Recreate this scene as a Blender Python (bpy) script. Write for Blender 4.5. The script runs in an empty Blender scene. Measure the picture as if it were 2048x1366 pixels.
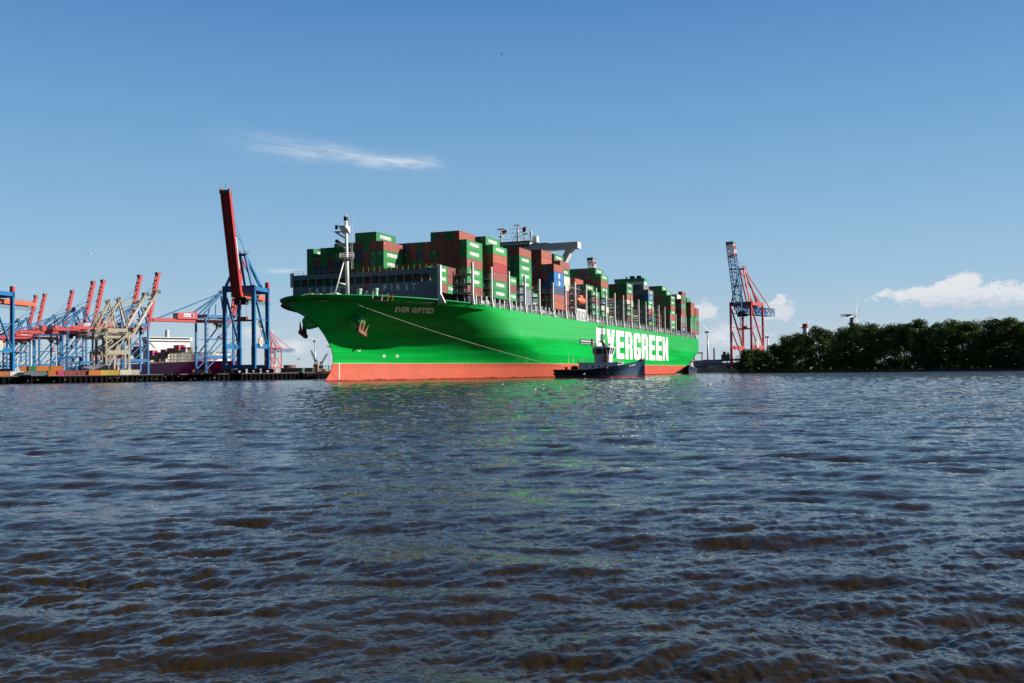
import bpy, bmesh, math, random
import numpy as np
from mathutils import Vector, Matrix
from mathutils.bvhtree import BVHTree
rnd = random.Random(7)
sc = bpy.context.scene
COL = sc.collection
R = math.radians

# ---------------------------------------------------------------- camera
CAM_H = 1.35
FPX = 1991.0
_p, _r = R(1.885), 0.0142
FW = Vector((0, math.cos(_p), math.sin(_p)))
_U0 = Vector((0, -math.sin(_p), math.cos(_p)))
_X0 = Vector((1, 0, 0))
RT = math.cos(_r) * _X0 - math.sin(_r) * _U0
UP = math.cos(_r) * _U0 + math.sin(_r) * _X0
CP = Vector((0, 0, CAM_H))
cd = bpy.data.cameras.new('camera')
cam = bpy.data.objects.new('camera', cd)
COL.objects.link(cam)
cd.sensor_width = 36.0
cd.lens = 36.0 * FPX / 2048
cd.clip_start = 0.1
cd.clip_end = 30000
m = Matrix((RT, UP, -FW)).transposed().to_4x4()
m.translation = CP
cam.matrix_world = m
sc.camera = cam

def px(x, y, Y):
    """world point seen at photo pixel (x, y) at depth Y"""
    r = FW + RT * ((x - 1024) / FPX) + UP * ((683 - y) / FPX)
    return CP + r * (Y / r.y)
def pxx(x, Y, z=0.0):
    """world point at depth Y and height z under photo column x"""
    P = px(x, 700, Y)
    return Vector((P.x, Y, z))

# ---------------------------------------------------------------- light
SUN_EL = R(27)
SUN_AZ = R(91)              # clockwise from +Y
SD = Vector((math.sin(SUN_AZ) * math.cos(SUN_EL), math.cos(SUN_AZ) * math.cos(SUN_EL), math.sin(SUN_EL)))
sl = bpy.data.lights.new('sun', 'SUN')
sl.energy = 5.0
sl.angle = R(0.5)
sl.color = (1.0, 0.94, 0.85)
so = bpy.data.objects.new('sun', sl)
COL.objects.link(so)
so.rotation_euler = SD.to_track_quat('Z', 'Y').to_euler()
sc.view_settings.view_transform = 'Standard'
sc.view_settings.look = 'None'
sc.view_settings.exposure = 0.7
sc.cycles.caustics_reflective = True
sc.cycles.caustics_refractive = False
sc.view_settings.gamma = 1.0

# ---------------------------------------------------------------- world: sky and clouds
W = bpy.data.worlds.new('World')
sc.world = W
W.use_nodes = True
nt = W.node_tree
nt.nodes.clear()
N, L = nt.nodes.new, nt.links.new
class NG:
    """tiny expression helper on a node tree"""
    def __init__(s, nt): s.nt = nt
    def n(s, t, **kw):
        k = s.nt.nodes.new(t)
        for a, v in kw.items(): setattr(k, a, v)
        return k
    def put(s, sock, v):
        if isinstance(v, (int, float)): sock.default_value = v
        elif isinstance(v, (tuple, list)): sock.default_value = v
        else: s.nt.links.new(v, sock)
    def m(s, op, a, b=0.0, c=0.0, clamp=False):
        k = s.n('ShaderNodeMath', operation=op, use_clamp=clamp)
        s.put(k.inputs[0], a); s.put(k.inputs[1], b)
        if len(k.inputs) > 2: s.put(k.inputs[2], c)
        return k.outputs[0]
    def ss(s, v, lo, hi, a=0.0, b=1.0, smooth=True):
        k = s.n('ShaderNodeMapRange', interpolation_type='SMOOTHSTEP' if smooth else 'LINEAR')
        s.put(k.inputs[0], v); s.put(k.inputs[1], lo); s.put(k.inputs[2], hi); s.put(k.inputs[3], a); s.put(k.inputs[4], b)
        return k.outputs[0]
    def mix(s, f, a, b, t='MIX'):
        k = s.n('ShaderNodeMix', data_type='RGBA', blend_type=t)
        s.put(k.inputs[0], f); s.put(k.inputs[6], a); s.put(k.inputs[7], b)
        return k.outputs[2]
    def noise(s, vec, scale, detail=4, rough=0.55, dist=0.0):
        k = s.n('ShaderNodeTexNoise')
        if vec is not None: s.put(k.inputs['Vector'], vec)
        s.put(k.inputs['Scale'], scale); s.put(k.inputs['Detail'], detail); s.put(k.inputs['Roughness'], rough); s.put(k.inputs['Distortion'], dist)
        return k.outputs[0]
    def comb(s, x, y, z):
        k = s.n('ShaderNodeCombineXYZ'); s.put(k.inputs[0], x); s.put(k.inputs[1], y); s.put(k.inputs[2], z)
        return k.outputs[0]
    def sep(s, v):
        k = s.n('ShaderNodeSeparateXYZ'); s.put(k.inputs[0], v)
        return k.outputs

g = NG(nt)
sky = g.n('ShaderNodeTexSky', sky_type='NISHITA', sun_disc=False, sun_elevation=SUN_EL, sun_rotation=SUN_AZ,
          altitude=0, air_density=1.0, dust_density=0.0, ozone_density=3.0)
tc = g.n('ShaderNodeTexCoord')
dx_, dy_, dz_ = g.sep(tc.outputs['Generated'])
az = g.m('MULTIPLY', g.m('ARCTAN2', dx_, dy_), 57.2958)      # degrees, clockwise from +Y
el = g.m('MULTIPLY', g.m('ARCSINE', dz_), 57.2958)
v2 = g.comb(az, g.m('MULTIPLY', el, 1.35), 0.0)
n1 = g.noise(v2, 0.85, 8, 0.62)
n2 = g.noise(v2, 2.6, 6, 0.6)
def deg(x, y):
    r = FW + RT * ((x - 1024) / FPX) + UP * ((683 - y) / FPX)
    return math.degrees(math.atan2(r.x, r.y)), math.degrees(math.asin(r.z / r.length))
PD = 57.2958 / FPX
def blob(x, y, rx, ry, k):
    a0, e0 = deg(x, y)
    u = g.m('DIVIDE', g.m('SUBTRACT', az, a0), rx * PD)
    v = g.m('DIVIDE', g.m('SUBTRACT', el, e0), ry * PD)
    d = g.m('SUBTRACT', 1.0, g.m('SQRT', g.m('ADD', g.m('MULTIPLY', u, u), g.m('MULTIPLY', v, v))))
    return g.m('MULTIPLY', g.m('ADD', d, g.m('MULTIPLY', g.m('SUBTRACT', n1, 0.5), 2.4)), k)
dens = None
for b in [(1940, 588, 150, 26, 1.0), (1918, 572, 52, 26, 1.0), (1840, 588, 80, 17, .9), (2090, 592, 130, 26, 1.0), (1556, 618, 36, 30, .95),
          (1400, 622, 44, 26, .6), (1440, 668, 60, 26, .5), (575, 690, 70, 22, .42), (520, 665, 60, 16, .35), (1700, 655, 90, 14, .3)]:
    q = blob(*b)
    dens = q if dens is None else g.m('MAXIMUM', dens, q)
cum = g.ss(dens, 0.02, 0.42)
a0, e0 = deg(1930, 600)
lit = g.ss(g.m('ADD', g.m('MULTIPLY', g.m('SUBTRACT', el, e0), 0.9), g.m('MULTIPLY', g.m('SUBTRACT', n2, 0.5), 1.6)), -0.5, 0.55)
lit = g.m('MAXIMUM', lit, g.ss(az, a0 - 6, a0 - 11, 0.0, 0.75))
ccol = g.mix(lit, (5.0, 5.8, 6.9, 1), (7.4, 7.6, 7.9, 1))
# thin cirrus streak
ca, ce = deg(700, 312)
ang = R(-5.5)
du = g.m('SUBTRACT', az, ca); dv = g.m('SUBTRACT', el, ce)
su = g.m('ADD', g.m('MULTIPLY', du, math.cos(ang)), g.m('MULTIPLY', dv, math.sin(ang)))
sv = g.m('ADD', g.m('MULTIPLY', du, -math.sin(ang)), g.m('MULTIPLY', dv, math.cos(ang)))
nc = g.noise(g.comb(g.m('MULTIPLY', su, 0.5), g.m('MULTIPLY', sv, 3.2), 3.1), 0.9, 7, 0.65, 0.6)
nw = g.noise(g.comb(g.m('MULTIPLY', su, 0.35), 0.0, 9.0), 1.0, 3)
svw = g.m('ADD', sv, g.m('MULTIPLY', g.m('SUBTRACT', nw, 0.5), 0.9))
cu = g.m('MULTIPLY', g.ss(su, -9.0, 1.5), g.ss(su, 6.2, 3.2))
cv = g.m('POWER', 2.718, g.m('MULTIPLY', g.m('MULTIPLY', svw, svw), g.ss(su, -8, 4, -1.6, -7.0)))
cir = g.m('MULTIPLY', g.m('MULTIPLY', cu, cv), g.ss(nc, 0.2, 0.78))
cir = g.m('MULTIPLY', cir, 0.7)
a2, e2 = deg(575, 542)
c2 = g.m('POWER', 2.718, g.m('MULTIPLY', g.m('ADD', g.m('MULTIPLY', g.m('POWER', g.m('SUBTRACT', az, a2), 2), 0.8), g.m('MULTIPLY', g.m('POWER', g.m('SUBTRACT', el, e2), 2), 60)), -1.0))
cir = g.m('MAXIMUM', cir, g.m('MULTIPLY', g.m('MULTIPLY', c2, n1), 0.75))
hz = g.m('MULTIPLY', g.ss(el, 5.5, 0.3), g.m('MULTIPLY', g.noise(g.comb(g.m('MULTIPLY', az, 0.25), g.m('MULTIPLY', el, 1.1), 7.0), 1.0, 5), 0.35))
rp = g.n('ShaderNodeValToRGB')
SKYF = 1 / (0.065 * 2 ** 0.7)
stops = [(0.0, (.44, .57, .70)), (.02, (.42, .56, .705)), (.06, (.33, .535, .735)), (.143, (.185, .405, .68)), (.23, (.085, .26, .58)), (.34, (.045, .165, .44)), (.5, (.020, .085, .27)), (1.0, (.011, .05, .18))]
for i, (p_, c_) in enumerate(stops):
    e_ = rp.color_ramp.elements[i] if i < 2 else rp.color_ramp.elements.new(p_)
    e_.position = p_; e_.color = c_ + (1,)
g.put(rp.inputs[0], g.m('DIVIDE', el, 90.0))
grad = g.mix(1.0, rp.outputs[0], (SKYF, SKYF, SKYF, 1), 'MULTIPLY')
base_sky = g.mix(0.82, sky.outputs[0], grad)
skyc = g.mix(cir, base_sky, (8.0, 8.2, 8.6, 1))
skyc = g.mix(hz, skyc, (6.6, 7.0, 7.4, 1))
skyc = g.mix(g.m('MULTIPLY', cum, 0.96), skyc, ccol)
bg = g.n('ShaderNodeBackground')
bg.inputs[1].default_value = 0.065
# unseen sky behind the viewer dimmed to cut fill on shaded faces
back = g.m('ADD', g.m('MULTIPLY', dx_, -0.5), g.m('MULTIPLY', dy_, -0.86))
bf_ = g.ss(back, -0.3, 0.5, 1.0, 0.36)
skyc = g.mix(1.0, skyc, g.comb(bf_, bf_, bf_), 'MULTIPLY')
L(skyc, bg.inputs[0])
wo = g.n('ShaderNodeOutputWorld')
L(bg.outputs[0], wo.inputs[0])

# ---------------------------------------------------------------- helpers
def pr(o, label=None, cat=None, group=None, kind=None):
    if label: o['label'] = label
    if cat: o['category'] = cat
    if group: o['group'] = group
    if kind: o['kind'] = kind
    return o
def empty(name, loc=(0, 0, 0), rz=0.0, label=None, cat=None, group=None):
    o = bpy.data.objects.new(name, None)
    COL.objects.link(o)
    o.location = loc
    o.rotation_euler = (0, 0, rz)
    return pr(o, label, cat, group)
class MB:
    def __init__(s): s.v = []; s.f = []
    def add(s, vs, fs):
        k = len(s.v)
        s.v += [tuple(p) for p in vs]
        s.f += [tuple(i + k for i in f) for f in fs]
        return s
    def box(s, x0, x1, y0, y1, z0, z1):
        return s.add([(x0, y0, z0), (x1, y0, z0), (x1, y1, z0), (x0, y1, z0), (x0, y0, z1), (x1, y0, z1), (x1, y1, z1), (x0, y1, z1)],
                     [(3, 2, 1, 0), (4, 5, 6, 7), (0, 1, 5, 4), (1, 2, 6, 5), (2, 3, 7, 6), (3, 0, 4, 7)])
    def beam(s, p, q, w, h=None, w2=None, h2=None, up=(0, 0, 1)):
        p, q = Vector(p), Vector(q)
        h = w if h is None else h
        w2 = w if w2 is None else w2
        h2 = h if h2 is None else h2
        d = (q - p).normalized()
        up = Vector(up)
        if abs(d.dot(up)) > 0.98: up = Vector((0, 1, 0))
        a = d.cross(up).normalized(); b = a.cross(d).normalized()
        vs = []
        for c, ww, hh in ((p, w, h), (q, w2, h2)):
            for i, j in ((-1, -1), (1, -1), (1, 1), (-1, 1)):
                vs.append(c + a * (i * ww / 2) + b * (j * hh / 2))
        return s.add(vs, [(3, 2, 1, 0), (4, 5, 6, 7), (0, 1, 5, 4), (1, 2, 6, 5), (2, 3, 7, 6), (3, 0, 4, 7)])
    def tube(s, pts, rad, n=8):
        pts = [Vector(p) for p in pts]
        if not isinstance(rad, (list, tuple)): rad = [rad] * len(pts)
        vs, fs = [], []
        for i, p in enumerate(pts):
            d = (pts[min(i + 1, len(pts) - 1)] - pts[max(i - 1, 0)]).normalized()
            up = Vector((0, 0, 1)) if abs(d.z) < 0.95 else Vector((0, 1, 0))
            a = d.cross(up).normalized(); b = a.cross(d)
            for k in range(n):
                t = 2 * math.pi * k / n
                vs.append(p + (a * math.cos(t) + b * math.sin(t)) * rad[i])
        for i in range(len(pts) - 1):
            for k in range(n):
                k2 = (k + 1) % n
                fs.append((i * n + k2, i * n + k, (i + 1) * n + k, (i + 1) * n + k2))
        fs.append(tuple(range(n)))
        fs.append(tuple(reversed(range((len(pts) - 1) * n, len(pts) * n))))
        return s.add(vs, fs)
    def prism(s, poly, axis, lo, hi):
        """poly of 2-D points extruded along axis ('x','y','z')"""
        def P(u, v, w): return {'x': (w, u, v), 'y': (u, w, v), 'z': (u, v, w)}[axis]
        n = len(poly)
        vs = [P(u, v, lo) for u, v in poly] + [P(u, v, hi) for u, v in poly]
        fs = [tuple(range(n)), tuple(reversed(range(n, 2 * n)))]
        fs += [(i, i + n, (i + 1) % n + n, (i + 1) % n) for i in range(n)]
        return s.add(vs, fs)
    def mesh(s, name, mat=None, smooth=False, fix=True):
        me = bpy.data.meshes.new(name)
        me.from_pydata(s.v, [], s.f)
        if fix:
            bm = bmesh.new(); bm.from_mesh(me)
            bmesh.ops.recalc_face_normals(bm, faces=bm.faces)
            bm.to_mesh(me); bm.free()
        if mat: me.materials.append(mat)
        if smooth: me.shade_smooth()
        me.update()
        return me
    def build(s, name, mat=None, parent=None, smooth=False, fix=True):
        return link(name, s.mesh(name, mat, smooth, fix), parent)
def link(name, me, parent=None):
    o = bpy.data.objects.new(name, me)
    COL.objects.link(o)
    if parent: o.parent = parent
    return o
def kids(o): return list(o.children)
def copy_tree(o, parent=None):
    c = o.copy()
    COL.objects.link(c)
    c.parent = parent
    for ch in kids(o): copy_tree(ch, c)
    return c

MATS = {}
def mat(name, col, rough=0.55, metal=0.0, var=0.12, nscale=0.6, dirt=0.0, coord='Object', rand=0.0, spec=0.5, streak=False):
    if name in MATS: return MATS[name]
    M = bpy.data.materials.new(name)
    M.use_nodes = True
    t = M.node_tree
    G = NG(t)
    bs = t.nodes['Principled BSDF']
    bs.inputs['Roughness'].default_value = rough
    bs.inputs['Metallic'].default_value = metal
    bs.inputs['Specular IOR Level'].default_value = spec
    T = G.n('ShaderNodeTexCoord')
    c = tuple(.83 * q for q in col) + (1,)
    vec = T.outputs[coord]
    if streak:
        mp = G.n('ShaderNodeMapping'); mp.inputs['Scale'].default_value = (1, 1, 0.12)
        G.put(mp.inputs[0], vec); vec = mp.outputs[0]
    n = G.noise(vec, nscale, 5, 0.6)
    k = G.ss(n, 0.3, 0.7, 1 - var, 1 + var, False)
    if rand:
        oi = G.n('ShaderNodeObjectInfo')
        k = G.m('MULTIPLY', k, G.ss(oi.outputs['Random'], 0, 1, 1 - rand, 1 + rand, False))
    colr = G.mix(1.0, c, G.comb(k, k, k), 'MULTIPLY')
    if dirt:
        nd = G.noise(vec, nscale * 3.1, 6, 0.65)
        colr = G.mix(G.ss(nd, 0.56, 0.8, 0, dirt), colr, (0.05, 0.025, 0.014, 1))
    t.links.new(colr, bs.inputs['Base Color'])
    MATS[name] = M
    return M

# text as 2-D polygons
def text2d(body, size=1.0, shear=0.0, off=0.0, xs=1.0, space=1.0):
    cu = bpy.data.curves.new('lettering', 'FONT')
    cu.body = body; cu.size = size; cu.shear = shear; cu.offset = off; cu.space_character = space
    cu.resolution_u = 2
    o = bpy.data.objects.new('lettering', cu)
    COL.objects.link(o)
    bpy.context.view_layer.update()
    dg = bpy.context.evaluated_depsgraph_get()
    me = bpy.data.meshes.new_from_object(o.evaluated_get(dg))
    vs = [(v.co.x * xs, v.co.y) for v in me.vertices]
    fs = [tuple(p.vertices) for p in me.polygons]
    bpy.data.objects.remove(o); bpy.data.curves.remove(cu); bpy.data.meshes.remove(me)
    x0 = min(v[0] for v in vs); y0 = min(v[1] for v in vs)
    vs = [(x - x0, y - y0) for x, y in vs]
    return vs, fs, max(v[0] for v in vs), max(v[1] for v in vs)
# heavy block letters in a 1 x 1 cell, as convex pieces
def _arc(cx, cy, r0, r1, a0, a1, sy=1.0, n=4):
    out = []
    for i in range(n):
        t0 = R(a0 + (a1 - a0) * i / n); t1 = R(a0 + (a1 - a0) * (i + 1) / n)
        out.append([(cx + r0 * math.cos(t0), cy + r0 * sy * math.sin(t0)), (cx + r1 * math.cos(t0), cy + r1 * sy * math.sin(t0)),
                    (cx + r1 * math.cos(t1), cy + r1 * sy * math.sin(t1)), (cx + r0 * math.cos(t1), cy + r0 * sy * math.sin(t1))])
    return out
def _rc(x0, x1, y0, y1): return [(x0, y0), (x1, y0), (x1, y1), (x0, y1)]
BLOCK = {
 'E': [_rc(0, .42, 0, 1), _rc(.42, 1, 0, .2), _rc(.42, .97, .41, .6), _rc(.42, 1, .8, 1)],
 'V': [[(0, 1), (.38, 0), (.58, 0), (.4, 1)], [(.42, 0), (.62, 0), (1, 1), (.62, 1)]],
 'R': [_rc(0, .4, 0, 1), _rc(.4, .72, .83, 1), _rc(.4, .72, .4, .55), _rc(.62, .98, .64, .76)] + _arc(.68, .76, .0, .3, 0, 90, .8) + _arc(.68, .64, .0, .3, -90, 0, .8) + [_rc(.6, .98, 0, .36), [(.6, .36), (.98, .36), (.9, .46), (.6, .46)]],
 'G': [_rc(0, .4, .14, .86), _rc(.3, .72, .82, 1), _rc(.3, .72, 0, .18), _rc(.62, 1, .66, .86), _rc(.62, 1, .14, .46), _rc(.5, .62, .34, .46)] + _arc(.3, .86, 0, .3, 90, 180, .47) + _arc(.3, .14, 0, .3, 180, 270, .47) + _arc(.7, .86, 0, .3, 0, 90, .47) + _arc(.7, .14, 0, .3, 270, 360, .47),
 'N': [_rc(0, .34, 0, 1), _rc(.68, 1, 0, 1), [(.34, 1), (.68, .42), (.68, 0), (.34, .6)]],
}
def block_text(word, w, h, gap):
    """letters w x h with gap between -> list of 2-D convex polys"""
    out, x = [], 0.0
    for ch in word:
        for poly in BLOCK[ch]: out.append([(x + u * w, v * h) for u, v in poly])
        x += w + gap
    return out, x - gap

# ---------------------------------------------------------------- materials
WHITE = mat('white_paint', (0.72, 0.72, 0.70), 0.4, var=0.08, dirt=0.12)
LETTER = mat('letter_white', (0.80, 0.80, 0.78), 0.5, var=0.04)
GREYW = mat('letter_grey', (0.52, 0.55, 0.57), 0.5, var=0.05)
SLATE = mat('slate_grey_paint', (0.15, 0.20, 0.255), 0.5, var=0.15)
DARKST = mat('dark_steel', (0.03, 0.035, 0.04), 0.6, var=0.3)
STEEL = mat('grey_steel', (0.22, 0.23, 0.24), 0.5, var=0.2)
YELLOW = mat('yellow_paint', (0.62, 0.40, 0.05), 0.5)
ORANGE = mat('orange_paint', (0.72, 0.17, 0.06), 0.45)
BLACK = mat('black_rubber', (0.010, 0.010, 0.011), 0.8, var=0.3, spec=.08)
GLASS = mat('dark_glass', (0.015, 0.02, 0.025), 0.08, var=0.1)
RUST = mat('rusty_iron', (0.21, 0.085, 0.045), 0.8, var=0.35, nscale=1.2)
CONC = mat('concrete', (0.28, 0.27, 0.25), 0.9, var=0.2, nscale=0.2)
GREENP = mat('green_paint', (0.008, 0.33, 0.075), 0.4, var=0.1)
DKGREEN = mat('dark_green_paint', (0.004, 0.09, 0.05), 0.45)

# ---------------------------------------------------------------- the container ship: frame
TH = R(20.8)
SHD = Vector((math.sin(TH), math.cos(TH), 0))          # bow -> stern
SHP = Vector((math.cos(TH), -math.sin(TH), 0))         # to port (towards the viewer)
SHO = SHD * 209.9 - SHP * 139.7
SHZ = math.atan2(-SHD.y, -SHD.x)
def SW(a, b, z): return SHO + SHD * a + SHP * b + Vector((0, 0, z))
def SL(a, b, z): return (-a, b, z)                     # ship-local coordinates
BC, HB, AEND, ZT = 1.5, 27.9, 404.0, 21.5
def lerp_t(t, tab):
    return float(np.interp(t, [q[0] for q in tab], [q[1] for q in tab]))
STEM = [(-2, 13.5), (0, 15.6), (2.6, 18.8), (5, 20.0), (6.5, 20.2), (9, 19.2), (12, 16.2), (14.6, 12.6), (17, 9.8), (19.5, 7.6), (22, 6.0), (24, 5.6)]
FULL = [(-2, 150), (0, 146), (4, 132), (8, 112), (10.8, 99), (13.5, 89), (16.7, 80), (19.1, 71), (20.7, 64), (22, 58), (24, 58)]
PEX = [(-2, 1.6), (4, 1.55), (10, 1.5), (14, 1.55), (17, 1.68), (22, 1.78)]
QEX = [(-2, 1.08), (4, 1.08), (8, 1.06), (13, .96), (17, .79), (20, .69), (22, .63)]
HOL = [(-2, 1.0), (2, 1.05), (5, 1.15), (9, 1.25), (14, 1.22), (17, 1.0), (20, .85), (22, .8)]
HOW = [(-2, .5), (2, .7), (5, .9), (8, 1), (11, 1), (14, .8), (17, .45), (20, .14), (22, 0)]
SAE = [(-2, 312), (0, 320), (4.8, 360), (8, 376), (10, 386), (13, 398), (15, 404), (24, 404)]
SDL = [(-2, 58), (0, 60), (4.8, 56), (10, 42), (15, 30), (24, 30)]
def half(a, z):
    s, f = lerp_t(z, STEM), lerp_t(z, FULL)
    if a <= s: return 0.0
    b = HB
    if a < f:
        t = (a - s) / (f - s)
        g1 = max(0.0, 1 - (1 - t) ** lerp_t(z, PEX)) ** lerp_t(z, QEX)
        y = 1.25 * t ** lerp_t(z, HOL)
        g2 = y if y < .75 else y - (y - .75) ** 2
        w = lerp_t(z, HOW)
        b = HB * (g1 * (1 - w) + g2 * w)
    e = lerp_t(z, SAE)
    if a > e:
        x = (a - e) / lerp_t(z, SDL)
        b = min(b, HB * max(0.0, 1 - x * x))
    return b
def aend(z): return min(AEND, lerp_t(z, SAE) + lerp_t(z, SDL) * 0.985)
def ztop(a): return 22.1 - 0.6 * min(1, max(0, (a - 20) / 40))
def edge(a): return half(a, 22)

# ---------------------------------------------------------------- water
def ocean(n, Ls, peak, sigma, wdir, spread, seed, chop):
    rs = np.random.RandomState(seed)
    k1 = np.fft.fftfreq(n, Ls / n) * 2 * np.pi
    kx, ky = np.meshgrid(k1, k1, indexing='ij')
    k = np.hypot(kx, ky); k[0, 0] = 1e-6
    kp = 2 * np.pi / peak
    c = (kx * math.cos(wdir) + ky * math.sin(wdir)) / k
    ph = np.exp(-1.0 * (kp / k) ** 2) / k ** 3.3 * (np.abs(c) ** spread) * np.exp(-(k * Ls / n * 0.9) ** 2)
    ph[0, 0] = 0
    sp = (rs.randn(n, n) + 1j * rs.randn(n, n)) * np.sqrt(ph)
    h = np.fft.ifft2(sp).real
    f = sigma / h.std()
    dx = np.fft.ifft2(-1j * kx / k * sp).real * f * chop
    dy = np.fft.ifft2(-1j * ky / k * sp).real * f * chop
    return h * f, dx, dy
def sample(arr, Ls, x, y):
    n = arr.shape[0]
    u = (x / Ls * n) % n; v = (y / Ls * n) % n
    i = np.floor(u).astype(int); j = np.floor(v).astype(int)
    fu = u - i; fv = v - j
    i %= n; j %= n; i2 = (i + 1) % n; j2 = (j + 1) % n
    return (arr[i, j] * (1 - fu) + arr[i2, j] * fu) * (1 - fv) + (arr[i, j2] * (1 - fu) + arr[i2, j2] * fu) * fv
rr = [0.6]
while rr[-1] < 16000:
    r = rr[-1]
    rr.append(r + max(0.012, min(r * r / 1343 * 0.75, 0.0062 * r)) if r < 700 else r * 1.05)
rr = np.array(rr)
aa = np.concatenate([np.arange(-180, -44, 3.0), np.arange(-44, -31, 0.25), np.arange(-31, 31, 0.078), np.arange(31, 44, 0.25), np.arange(44, 180, 3.0)])
A_, R_ = np.meshgrid(np.radians(aa), rr, indexing='ij')
wx, wy = R_ * np.sin(A_), R_ * np.cos(A_)
wz = np.zeros_like(wx); ox = np.zeros_like(wx); oy = np.zeros_like(wx)
def sstep(x, a, b):
    t = np.clip((x - a) / (b - a), 0, 1); return t * t * (3 - 2 * t)
GUST = ocean(256, 230.0, 22.0, 1.0, 0.3, 0.2, 77, 0)[0]
for (Ls, n, peak, sg, wd, sprd, sd, chop, rot, f0, f1, keep) in [
        (150.0, 1024, 5.0, 0.019, R(255), 2.0, 13, 0.6, 0.2, 300, 900, 0.4),
        (74.0, 1024, 1.6, 0.0145, R(262), 5.0, 3, 1.1, 0.0, 90, 320, 0.3),
        (12.0, 512, 0.46, 0.0062, R(268), 5.0, 5, 0.9, 0.35, 20, 70, 0.0),
        (3.1, 512, 0.19, 0.0026, R(285), 1.2, 9, 0.7, 0.9, 8, 20, 0.0)]:
    h, hx, hy = ocean(n, Ls, peak, sg, wd, sprd, sd, chop)
    c, s = math.cos(rot), math.sin(rot)
    tx, ty = wx * c + wy * s, -wx * s + wy * c
    w = keep + (1 - keep) * (1 - sstep(R_, f0, f1))
    gz_ = sample(GUST, 230.0, wx * (1 if n > 600 else 3.1) + 40, wy * (1 if n > 600 else 3.1) + 17)
    gust = 1.0 if Ls > 100 else np.clip(1 + (.16 if Ls > 20 else .18) * gz_, .35, 1.7)
    w = w * gust * (R_ > 0.9)
    wz += sample(h, Ls, tx, ty) * w
    a_, b_ = sample(hx, Ls, tx, ty) * w, sample(hy, Ls, tx, ty) * w
    ox += a_ * c - b_ * s; oy += a_ * s + b_ * c
far = sstep(R_, 6, 46)
# foam close to the big hull's waterline
ra = (wx - SHO.x) * SHD.x + (wy - SHO.y) * SHD.y
rb = (wx - SHO.x) * SHP.x + (wy - SHO.y) * SHP.y - BC
tab = np.array([half(a, 0.0) for a in np.arange(0, 420)])
hbw = np.interp(ra, np.arange(0, 420), tab, left=0, right=0)
dist = np.abs(rb) - hbw
foam = np.exp(-np.clip(dist, 0, None) / 2.6) * (ra > 10) * (ra < 395) * np.exp(-np.clip(ra - 20, 0, None) / 160)
foam = np.maximum(foam, 0.75 * np.exp(-((ra - 8) / 16.0) ** 2) * np.exp(-((rb + 10) / 16.0) ** 2))
tx_, ty_ = 49.4, 280.0            # wash round the tug
cu_, su_ = math.cos(R(-9)), math.sin(R(-9))
lx = (wx - 24.7) * cu_ + (wy - 280) * su_; ly = -(wx - 24.7) * su_ + (wy - 280) * cu_
foam = np.maximum(foam, .8 * np.exp(-np.clip(np.abs(ly) - 4.6, 0, None) / 1.2) * (np.abs(lx) < 14))
foam = np.maximum(foam, .9 * np.exp(-((lx + 20) / 9) ** 2 - (ly / 4) ** 2))
foam = foam.astype(np.float32)
na, nr = wx.shape
V = np.stack([wx + ox, wy + oy, wz], -1).reshape(-1, 3).astype(np.float32)
idx = np.arange(na * nr).reshape(na, nr)
q = np.stack([idx[:-1, :-1], idx[:-1, 1:], idx[1:, 1:], idx[1:, :-1]], -1).reshape(-1, 4)
q2 = np.stack([idx[-1, :-1], idx[-1, 1:], idx[0, 1:], idx[0, :-1]], -1).reshape(-1, 4)
q = np.concatenate([q, q2])[:, ::-1]
wm = bpy.data.meshes.new('river_water')
wm.vertices.add(len(V)); wm.vertices.foreach_set('co', V.ravel())
wm.loops.add(q.size); wm.loops.foreach_set('vertex_index', q.ravel().astype(np.int32))
wm.polygons.add(len(q)); wm.polygons.foreach_set('loop_start', np.arange(0, q.size, 4, dtype=np.int32))
wm.polygons.foreach_set('loop_total', np.full(len(q), 4, np.int32))
wm.polygons.foreach_set('use_smooth', np.ones(len(q), bool))
wm.update(calc_edges=True)
at_ = wm.attributes.new('ripple', 'FLOAT', 'POINT'); at_.data.foreach_set('value', far.ravel().astype(np.float32))
at_ = wm.attributes.new('foam', 'FLOAT', 'POINT'); at_.data.foreach_set('value', foam.ravel())
water = link('water', wm)
pr(water, 'choppy brown river water', 'river', kind='structure')
M = bpy.data.materials.new('river_water'); M.use_nodes = True
G = NG(M.node_tree); bs = M.node_tree.nodes['Principled BSDF']
T = G.n('ShaderNodeTexCoord'); P = T.outputs['Object']
def attr(nm): return G.n('ShaderNodeAttribute', attribute_name=nm).outputs['Fac']
mp = G.n('ShaderNodeMapping'); mp.inputs['Scale'].default_value = (0.55, 1.0, 1.0); mp.inputs['Rotation'].default_value = (0, 0, 0.18)
G.put(mp.inputs[0], P)
PV = mp.outputs[0]
nb1 = G.noise(PV, 9.0, 3, 0.6, 0.4)
nb2 = G.noise(PV, 1.3, 5, 0.62, 0.3)
nb3 = G.noise(PV, 0.28, 3, 0.5, 0.2)
fr = attr('ripple')
nb4 = G.noise(PV, 26.0, 2, 0.5, 0.3)
hgt = G.m('ADD', G.m('ADD', G.m('MULTIPLY', nb1, 0.0115), G.m('MULTIPLY', nb4, 0.0022)), G.m('MULTIPLY', G.m('MULTIPLY', nb2, fr), 0.27))
hgt = G.m('ADD', hgt, G.m('MULTIPLY', G.m('MULTIPLY', nb3, fr), 0.22))
bp = G.n('ShaderNodeBump'); bp.inputs['Strength'].default_value = 1.0; bp.inputs['Distance'].default_value = 1.0
G.put(bp.inputs['Height'], hgt)
M.node_tree.links.new(bp.outputs[0], bs.inputs['Normal'])
nf = G.noise(P, 0.55, 8, 0.72)
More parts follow.
